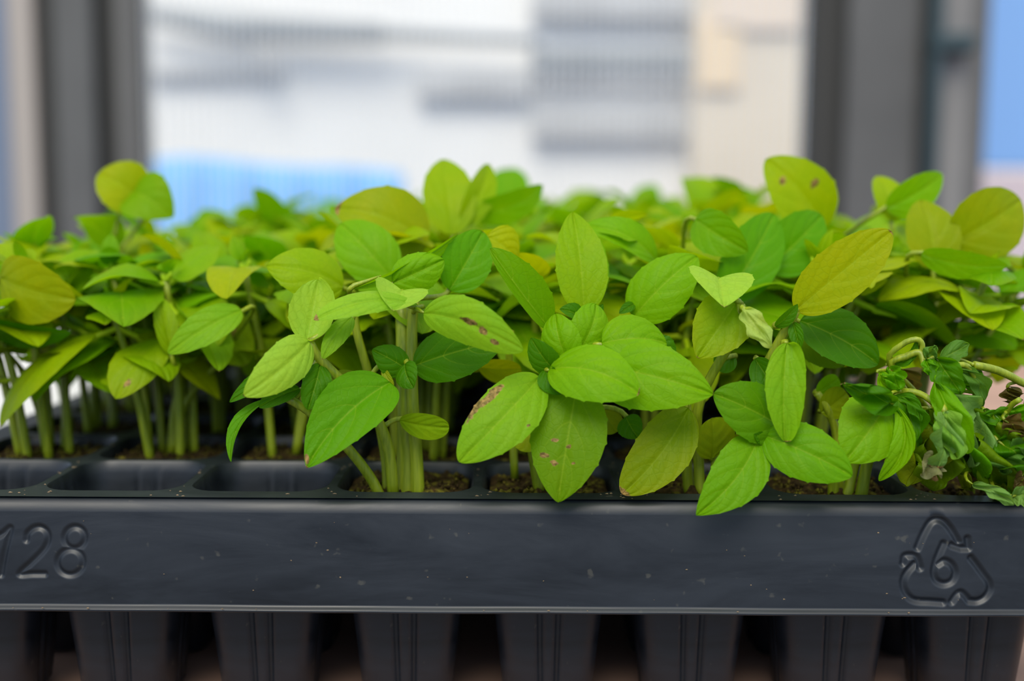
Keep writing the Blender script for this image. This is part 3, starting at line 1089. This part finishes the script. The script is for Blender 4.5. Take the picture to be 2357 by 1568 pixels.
L(1256, 848, 1292, 908, 56, 1, -2, roll=0.3, col=DARK, arch=0.2, fold=0.4, seed=25)
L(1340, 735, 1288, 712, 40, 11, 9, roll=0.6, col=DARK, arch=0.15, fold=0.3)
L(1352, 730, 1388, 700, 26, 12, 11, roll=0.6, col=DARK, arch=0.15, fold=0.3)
L(1248, 962, 1186, 1030, 84, 14, 12, roll=0.2, col=vlerp(YEL, OLIVE, 0.4), kind='round', arch=0.06, name='seed_leaf')
L(1385, 940, 1420, 995, 60, 14, 14, roll=0.2, col=OLIVE, kind='round', arch=0.06, name='seed_leaf')
L(1440, 960, 1470, 1010, 60, 10, 8, roll=0.3, col=DARK, arch=0.1)
L(1100, 845, 1200, 848, 60, 26, 24, roll=0.9, col=YEL, kind='round', arch=0.05, name='seed_leaf')

# --- C: sixth cell
C_ = clump_root(5, 0, 'front row basil seedlings with a long yellowish leaf pointing up')
add_soil(C_, 5, 0, 2)
sC = [
    px_stem(C_, [(1590, 1152, 17), (1580, 1060, 17), (1582, 960, 16), (1560, 860, 18), (1500, 760, 20), (1465, 730, 20)], 0.0014, 0.0009),
    px_stem(C_, [(1612, 1152, 14), (1608, 1060, 14), (1605, 950, 12), (1640, 860, 10), (1700, 760, 8), (1705, 700, 8)], 0.0013, 0.0010),
    px_stem(C_, [(1650, 1150, 13), (1648, 1060, 13), (1680, 960, 12), (1740, 880, 9), (1800, 775, 6), (1832, 715, 4)], 0.0012, 0.0011),
    px_stem(C_, [(1672, 1150, 19), (1690, 1080, 16), (1755, 985, 8), (1790, 900, 2), (1812, 830, 0), (1805, 785, 2)], 0.0010, 0.0009),
]
L = lambda *a, **k: px_leaf(C_, sC, *a, **k)
L(1832, 714, 2052, 532, 128, 5, -1, roll=-0.15, col=vlerp(YEL, OLIVE, 0.3), arch=0.05, fold=0.12, tipburn=0.3, seed=31, yedge=0.2)
L(1458, 730, 1605, 590, 128, 18, 20, roll=-0.3, col=GREEN, arch=0.14, fold=0.12, curl=-0.3, seed=32)
L(1655, 640, 1667, 708, 158, 9, 0, roll=-0.1, col=PALE, arch=0.04, fold=0.3, curl=-0.1, tipburn=0.4, sweep=0.5, seed=33)
L(1700, 690, 1605, 824, 132, 9, 4, roll=0.1, col=vlerp(GREEN, OLIVE, 0.25), arch=0.05, fold=0.14, yedge=0.6, tipburn=0.3, seed=34)
L(1712, 712, 1778, 800, 56, 2, -3, roll=0.2, col=(0.42, 0.58, 0.12), arch=0.1, fold=0.5, curl=-0.4, crumple=0.4, seed=35)
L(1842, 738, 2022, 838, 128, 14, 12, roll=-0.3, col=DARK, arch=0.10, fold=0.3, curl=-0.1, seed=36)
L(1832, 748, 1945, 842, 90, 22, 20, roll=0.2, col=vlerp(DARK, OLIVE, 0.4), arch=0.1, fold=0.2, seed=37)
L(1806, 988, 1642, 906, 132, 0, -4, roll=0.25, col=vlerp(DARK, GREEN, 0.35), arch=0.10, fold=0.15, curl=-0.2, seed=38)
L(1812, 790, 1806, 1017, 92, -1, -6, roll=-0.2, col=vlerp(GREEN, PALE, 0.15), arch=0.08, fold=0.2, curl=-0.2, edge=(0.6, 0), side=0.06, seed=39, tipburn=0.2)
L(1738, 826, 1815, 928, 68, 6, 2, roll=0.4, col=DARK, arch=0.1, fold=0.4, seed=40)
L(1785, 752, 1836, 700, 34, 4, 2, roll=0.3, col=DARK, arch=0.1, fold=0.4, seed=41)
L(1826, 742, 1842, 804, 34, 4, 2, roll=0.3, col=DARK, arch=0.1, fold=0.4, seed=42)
L(1640, 1055, 1640, 962, 100, 11, 8, roll=0.4, col=OLIVE, kind='round', arch=0.06, fold=0.1, name='seed_leaf')
L(1690, 1020, 1748, 975, 52, 10, 9, roll=0.4, col=OLIVE, kind='round', arch=0.06, fold=0.2, name='seed_leaf')
L(1460, 700, 1425, 722, 24, 18, 16, roll=0.3, col=DARK, arch=0.1)
L(1690, 820, 1650, 850, 52, 14, 13, roll=0.4, col=DARK, kind='round', name='seed_leaf')

# --- D: seventh cell
D_ = clump_root(6, 0, 'short basil seedlings next to the wilted ones with two leaves hanging over the tray rim')
add_soil(D_, 6, 0, 0)
sD = [
    px_stem(D_, [(1918, 1152, 17), (1915, 1090, 16), (1880, 1020, 12), (1800, 995, 4), (1748, 1003, -2)], 0.0014, 0.0010),
    px_stem(D_, [(1948, 1152, 15), (1965, 1080, 15), (1990, 1000, 12), (2035, 945, 6)], 0.0013, 0.0010),
    px_stem(D_, [(1980, 1153, 14), (1998, 1060, 13), (2030, 980, 9), (2048, 935, 5)], 0.0015, 0.0010),
    px_stem(D_, [(1935, 1152, 21), (1925, 1000, 20), (1900, 935, 18), (1880, 905, 18)], 0.0012, 0.0009),
]
L = lambda *a, **k: px_leaf(D_, sD, *a, **k)
L(1744, 1012, 1602, 1187, 122, -3, -9, roll=0.2, col=vlerp(GREEN, MIDG, 0.5), arch=0.08, fold=0.14, curl=-0.1, side=-0.07, seed=51, ends=(0.5, 0.85))
L(1760, 1003, 1962, 1096, 128, -3, -10, roll=-0.2, col=vlerp(GREEN, MIDG, 0.6), arch=0.12, fold=0.12, curl=-0.25, seed=52)
L(2040, 930, 1944, 1064, 152, 2, -6, roll=0.15, col=GREEN, arch=0.14, fold=0.1, curl=-0.3, seed=53)
L(2052, 928, 1938, 880, 62, -1, -7, roll=-0.3, col=DARK, arch=0.05, fold=0.3, curl=0.3, crumple=0.5, edge=(0.5, 0.2), tipburn=0.2, seed=54)
L(2060, 930, 2024, 1108, 52, 1, -4, roll=0.5, col=GREEN, kind='long', fold=0.5, side=-0.22, seed=55)
L(2066, 932, 2075, 1010, 66, 4, 4, roll=0.3, col=vlerp(GREEN, YEL, 0.2), arch=0.1, fold=0.25, seed=56)
L(1890, 950, 1950, 905, 80, 18, 18, roll=0.3, col=OLIVE, kind='round', arch=0.06, fold=0.1, name='seed_leaf')
L(1880, 905, 1930, 870, 50, 20, 20, roll=0.3, col=GREEN, kind='round', arch=0.06, fold=0.1, name='seed_leaf')
L(1752, 1012, 1735, 1000, 30, -3, -5, roll=0.3, col=DARK, arch=0.1, fold=0.3)

# --- E: wilted seedlings in the last cell
E_ = clump_root(7, 0, 'wilted crumpled basil seedlings collapsed over the right end of the front row', name='wilted_basil_seedlings')
add_soil(E_, 7, 0, 1)
def c5(x, y): return (1850 + x / 3.136, 700 + y / 3.136)
def st5(pl, d, r0=0.0012, r1=0.0010):
    r0, r1 = r0 * 0.72, r1 * 0.68
    return px_stem(E_, [(*c5(x, y), dd) for (x, y), dd in zip(pl, d)], r0, r1)
sE = [
    st5([(1215, 1400), (1000, 1000), (640, 480), (740, 380), (835, 350), (865, 420), (880, 480)], [18, 16, 8, 6, 5, 4, 3], 0.0011, 0.0012),
    st5([(1230, 1400), (1000, 900), (690, 660), (790, 635), (880, 670), (940, 715), (1005, 740), (1015, 790)], [20, 14, 6, 4, 2, 0, -2, -3], 0.0011, 0.0011),
    st5([(1300, 1410), (1500, 1000), (1640, 640), (1560, 560), (1400, 480), (1230, 440)], [20, 16, 10, 8, 6, 4], 0.0013, 0.0013),
    st5([(1215, 1420), (1215, 1300), (1280, 1100), (1440, 820), (1500, 730), (1560, 690)], [18, 17, 10, 4, 2, 0], 0.0011, 0.0009),
    st5([(1300, 1410), (1260, 1000), (1240, 700), (1240, 560), (1180, 450), (1090, 440)], [20, 10, 6, 4, 2, 1], 0.0010, 0.0010),
    st5([(1250, 1410), (900, 760), (620, 430), (700, 300), (810, 255), (855, 290), (850, 350)], [22, 14, 8, 6, 5, 5, 5], 0.0010, 0.0009),
]
def W5(bx, by, tx, ty, w, d0, d1, **k):
    a, b__ = c5(bx, by); c__, d__ = c5(tx, ty)
    k['crumple'] = k.get('crumple', 0.8) * 0.7; k['fold'] = k.get('fold', 0.3) * 0.75; w *= 1.3
    k.setdefault('petiole', 0.0004)
    px_leaf(E_, sE, a, b__, c__, d__, w / 3.136, d0, d1, name='wilted_leaf', res=(56, 30), **k)
W5(955, 390, 1140, 650, 170, 3, 0, col=DARK, fold=0.6, roll=0.3, crumple=0.4, seed=61)
W5(985, 400, 1195, 290, 110, 4, 6, col=WILT, fold=0.3, roll=-0.2, crumple=0.35, seed=62)
W5(875, 400, 955, 300, 90, 4, 4, col=WILT, fold=0.4, seed=63)
W5(880, 400, 930, 520, 90, 3, 2, col=MIDG, fold=0.5, seed=64)
W5(940, 520, 1190, 1080, 190, 2, -4, col=vlerp(GREEN, MIDG, 0.6), fold=0.65, kind='long', roll=0.2, crumple=0.5, seed=65, side=0.03)
W5(1015, 770, 960, 1190, 170, -3, -5, col=WILTP, fold=0.5, roll=-0.2, seed=66, tipburn=1.2)
W5(1020, 770, 1110, 1120, 150, -3, -6, col=vlerp(WILTP, GREEN, 0.5), fold=0.35, roll=0.3, seed=67)
W5(640, 660, 740, 1030, 190, 2, 0, col=DARK, fold=0.7, side=-0.2, seed=68, crumple=0.6)
W5(660, 660, 845, 850, 90, 3, -2, col=DARK, fold=0.6, side=-0.15, seed=69, crumple=0.5)
W5(900, 900, 730, 1310, 290, 6, 2, col=OLIVE, fold=0.3, seed=70)
W5(940, 980, 950, 1340, 280, 5, 1, col=vlerp(OLIVE, DARK, 0.5), fold=0.3, seed=71, burns=[(0.8, 0.3, 0.1, 0.3)])
W5(1000, 900, 860, 1120, 230, 8, 4, col=WILT, fold=0.3, seed=72)
W5(960, 1130, 850, 1230, 150, -3, -5, col=(0.24, 0.25, 0.11), fold=0.4, crumple=1.1, seed=73)
W5(1060, 640, 1200, 900, 190, 5, 2, col=WILTP, fold=0.3, seed=74)
W5(1090, 440, 1270, 740, 120, 2, 6, col=WILT, fold=0.6, kind='long', side=-0.15, seed=75, crumple=0.5)
W5(1280, 780, 1300, 1250, 330, 6, 0, col=MIDG, fold=0.3, seed=76)
W5(1340, 800, 1500, 1300, 340, 4, 0, col=vlerp(DARK, OLIVE, 0.5), fold=0.3, seed=77)
W5(1240, 1000, 1200, 1300, 260, 10, 4, col=OLIVE, fold=0.3, seed=78, burns=[(0.85, 0.2, 0.1, 0.6)])
W5(1440, 820, 1300, 800, 120, 3, 0, col=DARK, fold=0.6, seed=79)
W5(1440, 1060, 1470, 1230, 200, -1, -3, col=WILT, fold=0.4, seed=80)
W5(1220, 1300, 1520, 1450, 80, -3, -7, col=WILTP, fold=0.5, kind='long', side=-0.06, seed=81)
W5(1500, 1390, 1640, 1370, 110, -5, -6, col=WILTP, fold=0.4, seed=82)
W5(1400, 980, 1620, 1180, 230, 0, -3, col=DARK, fold=0.4, seed=83)
W5(1560, 960, 1660, 1100, 170, 0, -4, col=WILT, fold=0.4, seed=84)
W5(1450, 830, 1590, 960, 120, 0, -2, col=(0.10, 0.07, 0.02), fold=0.7, crumple=1.1, seed=85)
W5(1480, 600, 1500, 720, 130, 8, 8, col=(0.09, 0.075, 0.02), fold=0.6, crumple=1.0, seed=86)
W5(700, 470, 790, 640, 150, 14, 14, col=(0.12, 0.10, 0.03), fold=0.6, crumple=1.0, seed=87)
W5(540, 500, 690, 640, 110, 6, 6, col=GREEN, fold=0.6, side=0.15, crumple=0.4, seed=88)
W5(1580, 1250, 1530, 1330, 120, -2, -4, col=(0.10, 0.07, 0.02), fold=0.6, crumple=1.0, seed=89)
W5(600, 440, 820, 260, 60, 8, 6, col=DARK, fold=0.4, kind='long', side=0.2, crumple=0.3, seed=90)
W5(1400, 1150, 1420, 1400, 300, 8, 2, col=OLIVE, fold=0.3, seed=91)
W5(1600, 1100, 1580, 1420, 300, 6, 0, col=vlerp(DARK, OLIVE, 0.6), fold=0.3, seed=92)

for (bx_, by_, tx_, ty_, w_, d0_, d1_, c_, sd_) in (
    (760, 700, 700, 1180, 230, 8, 4, DARK, 201), (900, 760, 840, 1240, 260, 8, 3, vlerp(MIDG, OLIVE, 0.6), 202),
    (1080, 700, 1120, 1230, 300, 9, 3, vlerp(DARK, OLIVE, 0.4), 203), (1200, 760, 1180, 1330, 280, 11, 6, OLIVE, 204),
    (1380, 860, 1420, 1430, 300, 9, 3, vlerp(MIDG, OLIVE, 0.5), 205), (1540, 900, 1560, 1440, 300, 9, 3, DARK, 206),
    (1130, 420, 1260, 640, 130, 7, 8, DARK, 207), (620, 470, 690, 620, 120, 7, 3, MIDG, 208),
    (1300, 760, 1220, 1180, 180, 4, 0, WILTP, 209), (1500, 760, 1640, 900, 200, 4, 2, MIDG, 210)):
    W5(bx_, by_, tx_, ty_, w_, d0_, d1_, col=c_, fold=0.35, crumple=0.8, seed=sd_, roll=0.2)

# ------------------------------------------------------------------ grown seedlings behind
def grow(seed, height, nst=5, lean=(0, 0), detail=(16, 10), sep=False, big=1.0):
    """One cell's seedlings about the origin (soil top at z=0). Returns stems [(pts, radii)] and leaves [dict]."""
    r_ = np.random.default_rng(seed)
    stems, leaves = [], []
    for k in range(nst):
        a = r_.uniform(0, 2 * math.pi) if nst > 1 else 0
        a = 2 * math.pi * k / nst + r_.uniform(-0.5, 0.5)
        bx, by = 0.006 * math.cos(a), 0.006 * math.sin(a)
        H = height * r_.uniform(0.80, 1.04)
        out = r_.uniform(0.002, 0.009)
        tx = bx + out * math.cos(a) + lean[0] * H; ty = by + out * math.sin(a) + lean[1] * H
        mid = Vector((bx + (tx - bx) * 0.35 + r_.uniform(-.001, .001), by + (ty - by) * 0.35 + r_.uniform(-.001, .001), H * 0.5))
        pts = spline([Vector((bx, by, -0.002)), mid, Vector((tx, ty, H * 0.94))], 10)
        n_ = len(pts)
        stems.append((pts, [0.00125 - 0.0004 * q / (n_ - 1) for q in range(n_)]))
        def at(f_):
            x = f_ * (n_ - 1); i_ = min(int(x), n_ - 2)
            return pts[i_].lerp(pts[i_ + 1], x - i_)
        rot = r_.uniform(0, math.pi)
        # seed leaves
        for sgn in (0, math.pi):
            an = rot + sgn + r_.uniform(-0.2, 0.2)
            node = at(0.52)
            d_ = Vector((math.cos(an), math.sin(an), r_.uniform(-0.05, 0.35))).normalized()
            B0 = node + d_ * 0.004
            leaves.append(dict(base=B0, tip=B0 + d_ * 0.0085 * big, W=0.0095 * big, n=Vector((-d_.x * .3, -d_.y * .3, 1)), col=vlerp(OLIVE, GREEN, r_.uniform(0, .6)), attach=node, kind='round', arch=0.05, fold=0.1, seed=int(r_.integers(1e6)), sl=True))
        for lvl, (f_, ln, wd, el, el2) in enumerate(((0.86, 0.0225, 0.0158, 0.05, 0), (0.98, 0.0175, 0.0122, 0.60, 0), (1.0, 0.0070, 0.0045, 1.1, 0), (0.66, 0.0180, 0.0135, 0.0, 0))):
            if lvl == 3 and r_.uniform() < 0.35:
                continue
            for sgn in (0, math.pi):
                an = rot + sgn + (math.pi / 2 if lvl in (0, 2) else 0.5 if lvl == 3 else 0) + r_.uniform(-0.3, 0.3)
                node = at(f_)
                e0 = el + r_.uniform(-0.45, 0.35)
                sc_ = r_.uniform(0.8, 1.18) * big
                d_ = Vector((math.cos(an) * math.cos(e0), math.sin(an) * math.cos(e0), math.sin(e0)))
                B0 = node + d_ * (0.0055 if lvl in (0, 3) else 0.002)
                T0 = B0 + d_ * ln * sc_
                T0.z -= ln * r_.uniform(0.0, 0.75)
                hor = Vector((math.cos(an), math.sin(an), 0))
                nn = Vector((0, 0, 1)) - hor * (0.3 + e0 * 0.6) + Vector((r_.uniform(-.35, .35), r_.uniform(-.35, .35), 0))
                rc = r_.uniform(0, 1)
                col = vlerp(GREEN, YEL, r_.uniform(0.1, 0.9)) if rc < 0.5 else (vlerp(GREEN, PALE, r_.uniform(0, 0.3)) if rc < 0.65 else vlerp(GREEN, MIDG, r_.uniform(0, 1)))
                bur = []
                if r_.uniform() < 0.10:
                    bur = [(r_.uniform(0.3, 0.95), r_.uniform(-0.8, 0.8), 0.07, 0.2)]
                leaves.append(dict(base=B0, tip=T0, W=wd * sc_ * r_.uniform(0.9, 1.12), n=nn, col=col, attach=node, arch=r_.uniform(0.06, 0.18), fold=r_.uniform(0.05, 0.35), curl=r_.uniform(-0.35, 0.1), wave=r_.uniform(0, 0.08), twist=r_.uniform(-0.5, 0.5), burns=bur, tipburn=0.3 if r_.uniform() < 0.1 else 0, yedge=r_.uniform(0, 0.4), seed=int(r_.integers(1e6))))
    return stems, leaves


ORD = ['first', 'second', 'third', 'fourth', 'fifth', 'sixth', 'seventh', 'eighth', 'ninth', 'tenth', 'eleventh', 'twelfth', 'thirteenth', 'fourteenth', 'fifteenth', 'sixteenth']
def rowname(i, j):
    col_ = ['leftmost cell', 'second cell from the left', 'third cell from the left', 'fourth cell from the left',
            'fourth cell from the right', 'third cell from the right', 'second cell from the right', 'rightmost cell'][i]
    return '%s row back, %s' % (ORD[j], col_)
HERO = {}
SPARSE = {(2, 1): 2}
def near_clump(i, j, hero=()):
    lean = ((i - 3.5) * 0.035, 0)
    if i == 7: lean = (0.26, 0)
    if i == 0: lean = (-0.10, 0)
    h = 0.054 + 0.0035 * min(j, 3)
    if i <= 2: h = 0.052 + 0.0015 * j
    stems, leaves = grow(100 + j * 8 + i, h, SPARSE.get((i, j), 6), lean, big=1.08)
    root = clump_root(i, j, 'leafy green basil seedlings, %s' % rowname(i, j), 'basil seedlings in the tray behind the front row')
    add_soil(root, i, j, i + j)
    off = Vector((0, 0, 0.001))
    for pts, rad in stems:
        b_ = MB(); b_.tube([p + off for p in pts], rad, 8)
        b_.build('stem', M_STEM, root)
    for lf in leaves:
        lf = dict(lf); sl = lf.pop('sl', False)
        fo = Foliage()
        for q in ('base', 'tip', 'attach'): lf[q] = lf[q] + off
        Ln = (lf['tip'] - lf['base']).length
        add_leaf(fo, nu=20 if Ln > 0.01 else 12, nv=12 if Ln > 0.01 else 8, **lf)
        fo.build('seed_leaf' if sl else 'leaf', root)
    return root
near = {}
for j in (1, 2, 3):
    for i in range(NX):
        near[(i, j)] = near_clump(i, j)

# extra leaves that stand out behind the front row, carried by those seedlings
def hero(i, j, *a, **k):
    root = near[(i, j)]
    c = cell_c(i, j)
    B0 = P(a[0], a[1], a[5])
    node = Vector((c.x + (B0.x - c.x) * 0.6, c.y, max(0.02, B0.z - 0.014)))
    pts = spline([Vector((c.x, c.y, -0.002)), Vector((c.x + (node.x - c.x) * 0.3, c.y, node.z * 0.5)), node], 10)
    stem_obj(root, pts, [0.0012 - 0.00003 * q for q in range(len(pts))], n=8)
    px_leaf(root, [pts], *a, res=(30, 18), **k)
hero(0, 1, 0, 640, 175, 690, 150, 42, 36, roll=0.3, col=vlerp(YEL, OLIVE, 0.45), arch=0.12, fold=0.1, yedge=0.3)
hero(0, 1, -40, 740, 165, 765, 60, 44, 44, roll=0.8, col=MIDG, arch=0.1, fold=0.2)
hero(1, 1, 556, 714, 386, 814, 82, 32, 26, roll=0.2, col=vlerp(GREEN, PALE, 0.2), arch=0.1, fold=0.12)
hero(1, 1, 395, 815, 365, 680, 50, 38, 44, roll=0.4, col=vlerp(GREEN, YEL, 0.4), arch=0.1, fold=0.3)
hero(0, 2, 330, 470, 225, 400, 120, 92, 88, roll=0.4, col=vlerp(YEL, OLIVE, 0.3), arch=0.2, fold=0.2)
hero(0, 2, 300, 440, 400, 500, 120, 90, 86, roll=-0.3, col=vlerp(GREEN, OLIVE, 0.3), arch=0.2, fold=0.2)
hero(2, 1, 790, 660, 612, 612, 120, 30, 24, roll=0.4, col=vlerp(GREEN, YEL, 0.4), arch=0.18, fold=0.1, curl=-0.3)
hero(2, 1, 905, 645, 782, 515, 130, 38, 44, roll=0.2, col=GREEN, arch=0.12, fold=0.1, curl=-0.2)
hero(2, 2, 985, 560, 770, 480, 150, 56, 52, roll=0.4, col=vlerp(YEL, OLIVE, 0.4), arch=0.2, fold=0.1, tipburn=1.2)
hero(3, 2, 1042, 542, 1020, 366, 118, 72, 86, roll=0.15, col=vlerp(YEL, GREEN, 0.45), arch=0.1, fold=0.15)
hero(3, 2, 1062, 520, 1126, 378, 66, 74, 84, roll=0.5, col=vlerp(YEL, GREEN, 0.5), arch=0.1, fold=0.3)
hero(3, 2, 1080, 490, 1250, 428, 66, 80, 86, roll=0.6, col=GREEN, arch=0.2, fold=0.2)
hero(4, 1, 1510, 600, 1345, 520, 74, 40, 38, roll=0.5, col=GREEN, arch=0.2, fold=0.2)
hero(5, 1, 1668, 690, 1782, 492, 132, 36, 46, roll=0.1, col=MIDG, arch=0.1, fold=0.15)
hero(5, 1, 1600, 505, 1722, 580, 96, 42, 34, roll=0.3, col=vlerp(GREEN, DARK, 0.3), arch=0.2, fold=0.2)
hero(6, 1, 1765, 620, 1892, 495, 130, 44, 52, roll=0.1, col=MIDG, arch=0.1, fold=0.15)
hero(5, 2, 1895, 530, 1762, 366, 150, 70, 66, roll=0.1, col=vlerp(YEL, GREEN, 0.3), arch=0.16, fold=0.15, burns=[(0.75, -0.2, 0.05, 0.2), (0.5, 0.5, 0.05, 0.2)])
hero(6, 2, 2055, 510, 2022, 405, 80, 68, 76, roll=0.2, col=vlerp(YEL, GREEN, 0.4), arch=0.1, fold=0.2)
hero(6, 2, 2040, 480, 2170, 402, 84, 66, 70, roll=0.3, col=GREEN, arch=0.1, fold=0.2)
hero(7, 1, 2150, 620, 2120, 460, 130, 50, 58, roll=0.1, col=vlerp(YEL, OLIVE, 0.5), arch=0.12, fold=0.12)
hero(7, 1, 2190, 560, 2350, 460, 160, 54, 56, roll=0.1, col=vlerp(YEL, OLIVE, 0.6), arch=0.16, fold=0.12)
hero(7, 1, 2120, 585, 2320, 612, 60, 40, 36, roll=0.6, col=GREEN, arch=0.12, fold=0.12)

# far rows share a few plant shapes
TEMPL = []
for s_ in range(8):
    stems, leaves = grow(900 + s_, 0.064, 6, (0, 0), big=1.1)
    sm_ = MB()
    for pts, rad in stems: sm_.tube(pts, rad, 5)
    sme = mesh('stems', sm_.v, sm_.f); sme.materials.append(M_STEM)
    fo = Foliage()
    for lf in leaves:
        lf = dict(lf); lf.pop('sl', None)
        add_leaf(fo, nu=9, nv=6, **lf)
    TEMPL.append((sme, fo.build('foliage', link_it=False)))
rr = random.Random(5)
for j in range(4, NY):
    for i in range(NX):
        sme, fme = TEMPL[rr.randrange(8)]
        root = clump_root(i, j, 'blurred green basil seedlings, %s' % rowname(i, j), 'basil seedlings in the far rows of the tray')
        h = rr.uniform(0.92, 1.06) + 0.008 * min(j, 8)
        if i <= 2: h *= 0.90
        rz = rr.uniform(0, 6.28)
        for nm, me in (('stems', sme), ('foliage', fme)):
            o_ = bpy.data.objects.new(nm, me); C.objects.link(o_); o_.parent = root
            o_.rotation_euler = (rr.uniform(-.06, .06), (0.16 if i == 7 else -0.08 if i == 0 else 0) + rr.uniform(-.05, .05), rz) if nm == 'stems' else rot_prev
            rot_prev = tuple(o_.rotation_euler)
            o_.scale = (h, h, h)
            o_.location = (0, 0, 0.001)
        add_soil(root, i, j, i + j)

# ------------------------------------------------------------------ crumbs of potting mix on rim and skirt
cb = MB()
r_ = random.Random(3)
def chip(c, s, up):
    vs = []
    for k in range(6):
        a = k * math.pi / 3
        v = Vector((math.cos(a) * s * r_.uniform(0.5, 1.4), math.sin(a) * s * r_.uniform(0.3, 0.8), 0))
        if up: vs.append(Vector(c) + v)
        else: vs.append(Vector(c) + Vector((v.x, 0, v.y)))
    apex = Vector(c) + (Vector((0, 0, s * 0.5)) if up else Vector((0, -s * 0.4, 0)))
    vs.append(apex)
    cb.add(vs, [(k, (k + 1) % 6, 6) for k in range(6)])
for k in range(110):
    i = r_.randrange(NX + 1)
    if r_.random() < 0.5:
        chip((X0 + i * PITCH_C + r_.gauss(0, 0.004), YC0 - r_.uniform(-0.0012, 0.0042), 0.0001), r_.uniform(0.00018, 0.0005), True)
    else:
        chip((X0 + i * PITCH_C + r_.gauss(0, 0.0007), YC0 + r_.uniform(0, 0.06), 0.0001), r_.uniform(0.00015, 0.0004), True)
for k in range(42):
    z = r_.uniform(-0.0232, -0.004) if r_.random() < 0.75 else -0.0240
    x = r_.uniform(-0.11, 0.115)
    chip((x, skirt_y(z) - 0.00012 - (0.0012 if z < -0.0238 else 0), z), r_.uniform(0.0001, 0.00034), False)
o = cb.build('soil_crumbs', plain('dry_crumbs', (0.20, 0.14, 0.08), 0.9, var=0.4, vscale=600), None, False)
tag(o, 'tiny tan crumbs of potting mix scattered on the black tray rim', 'crumbs', kind='stuff')
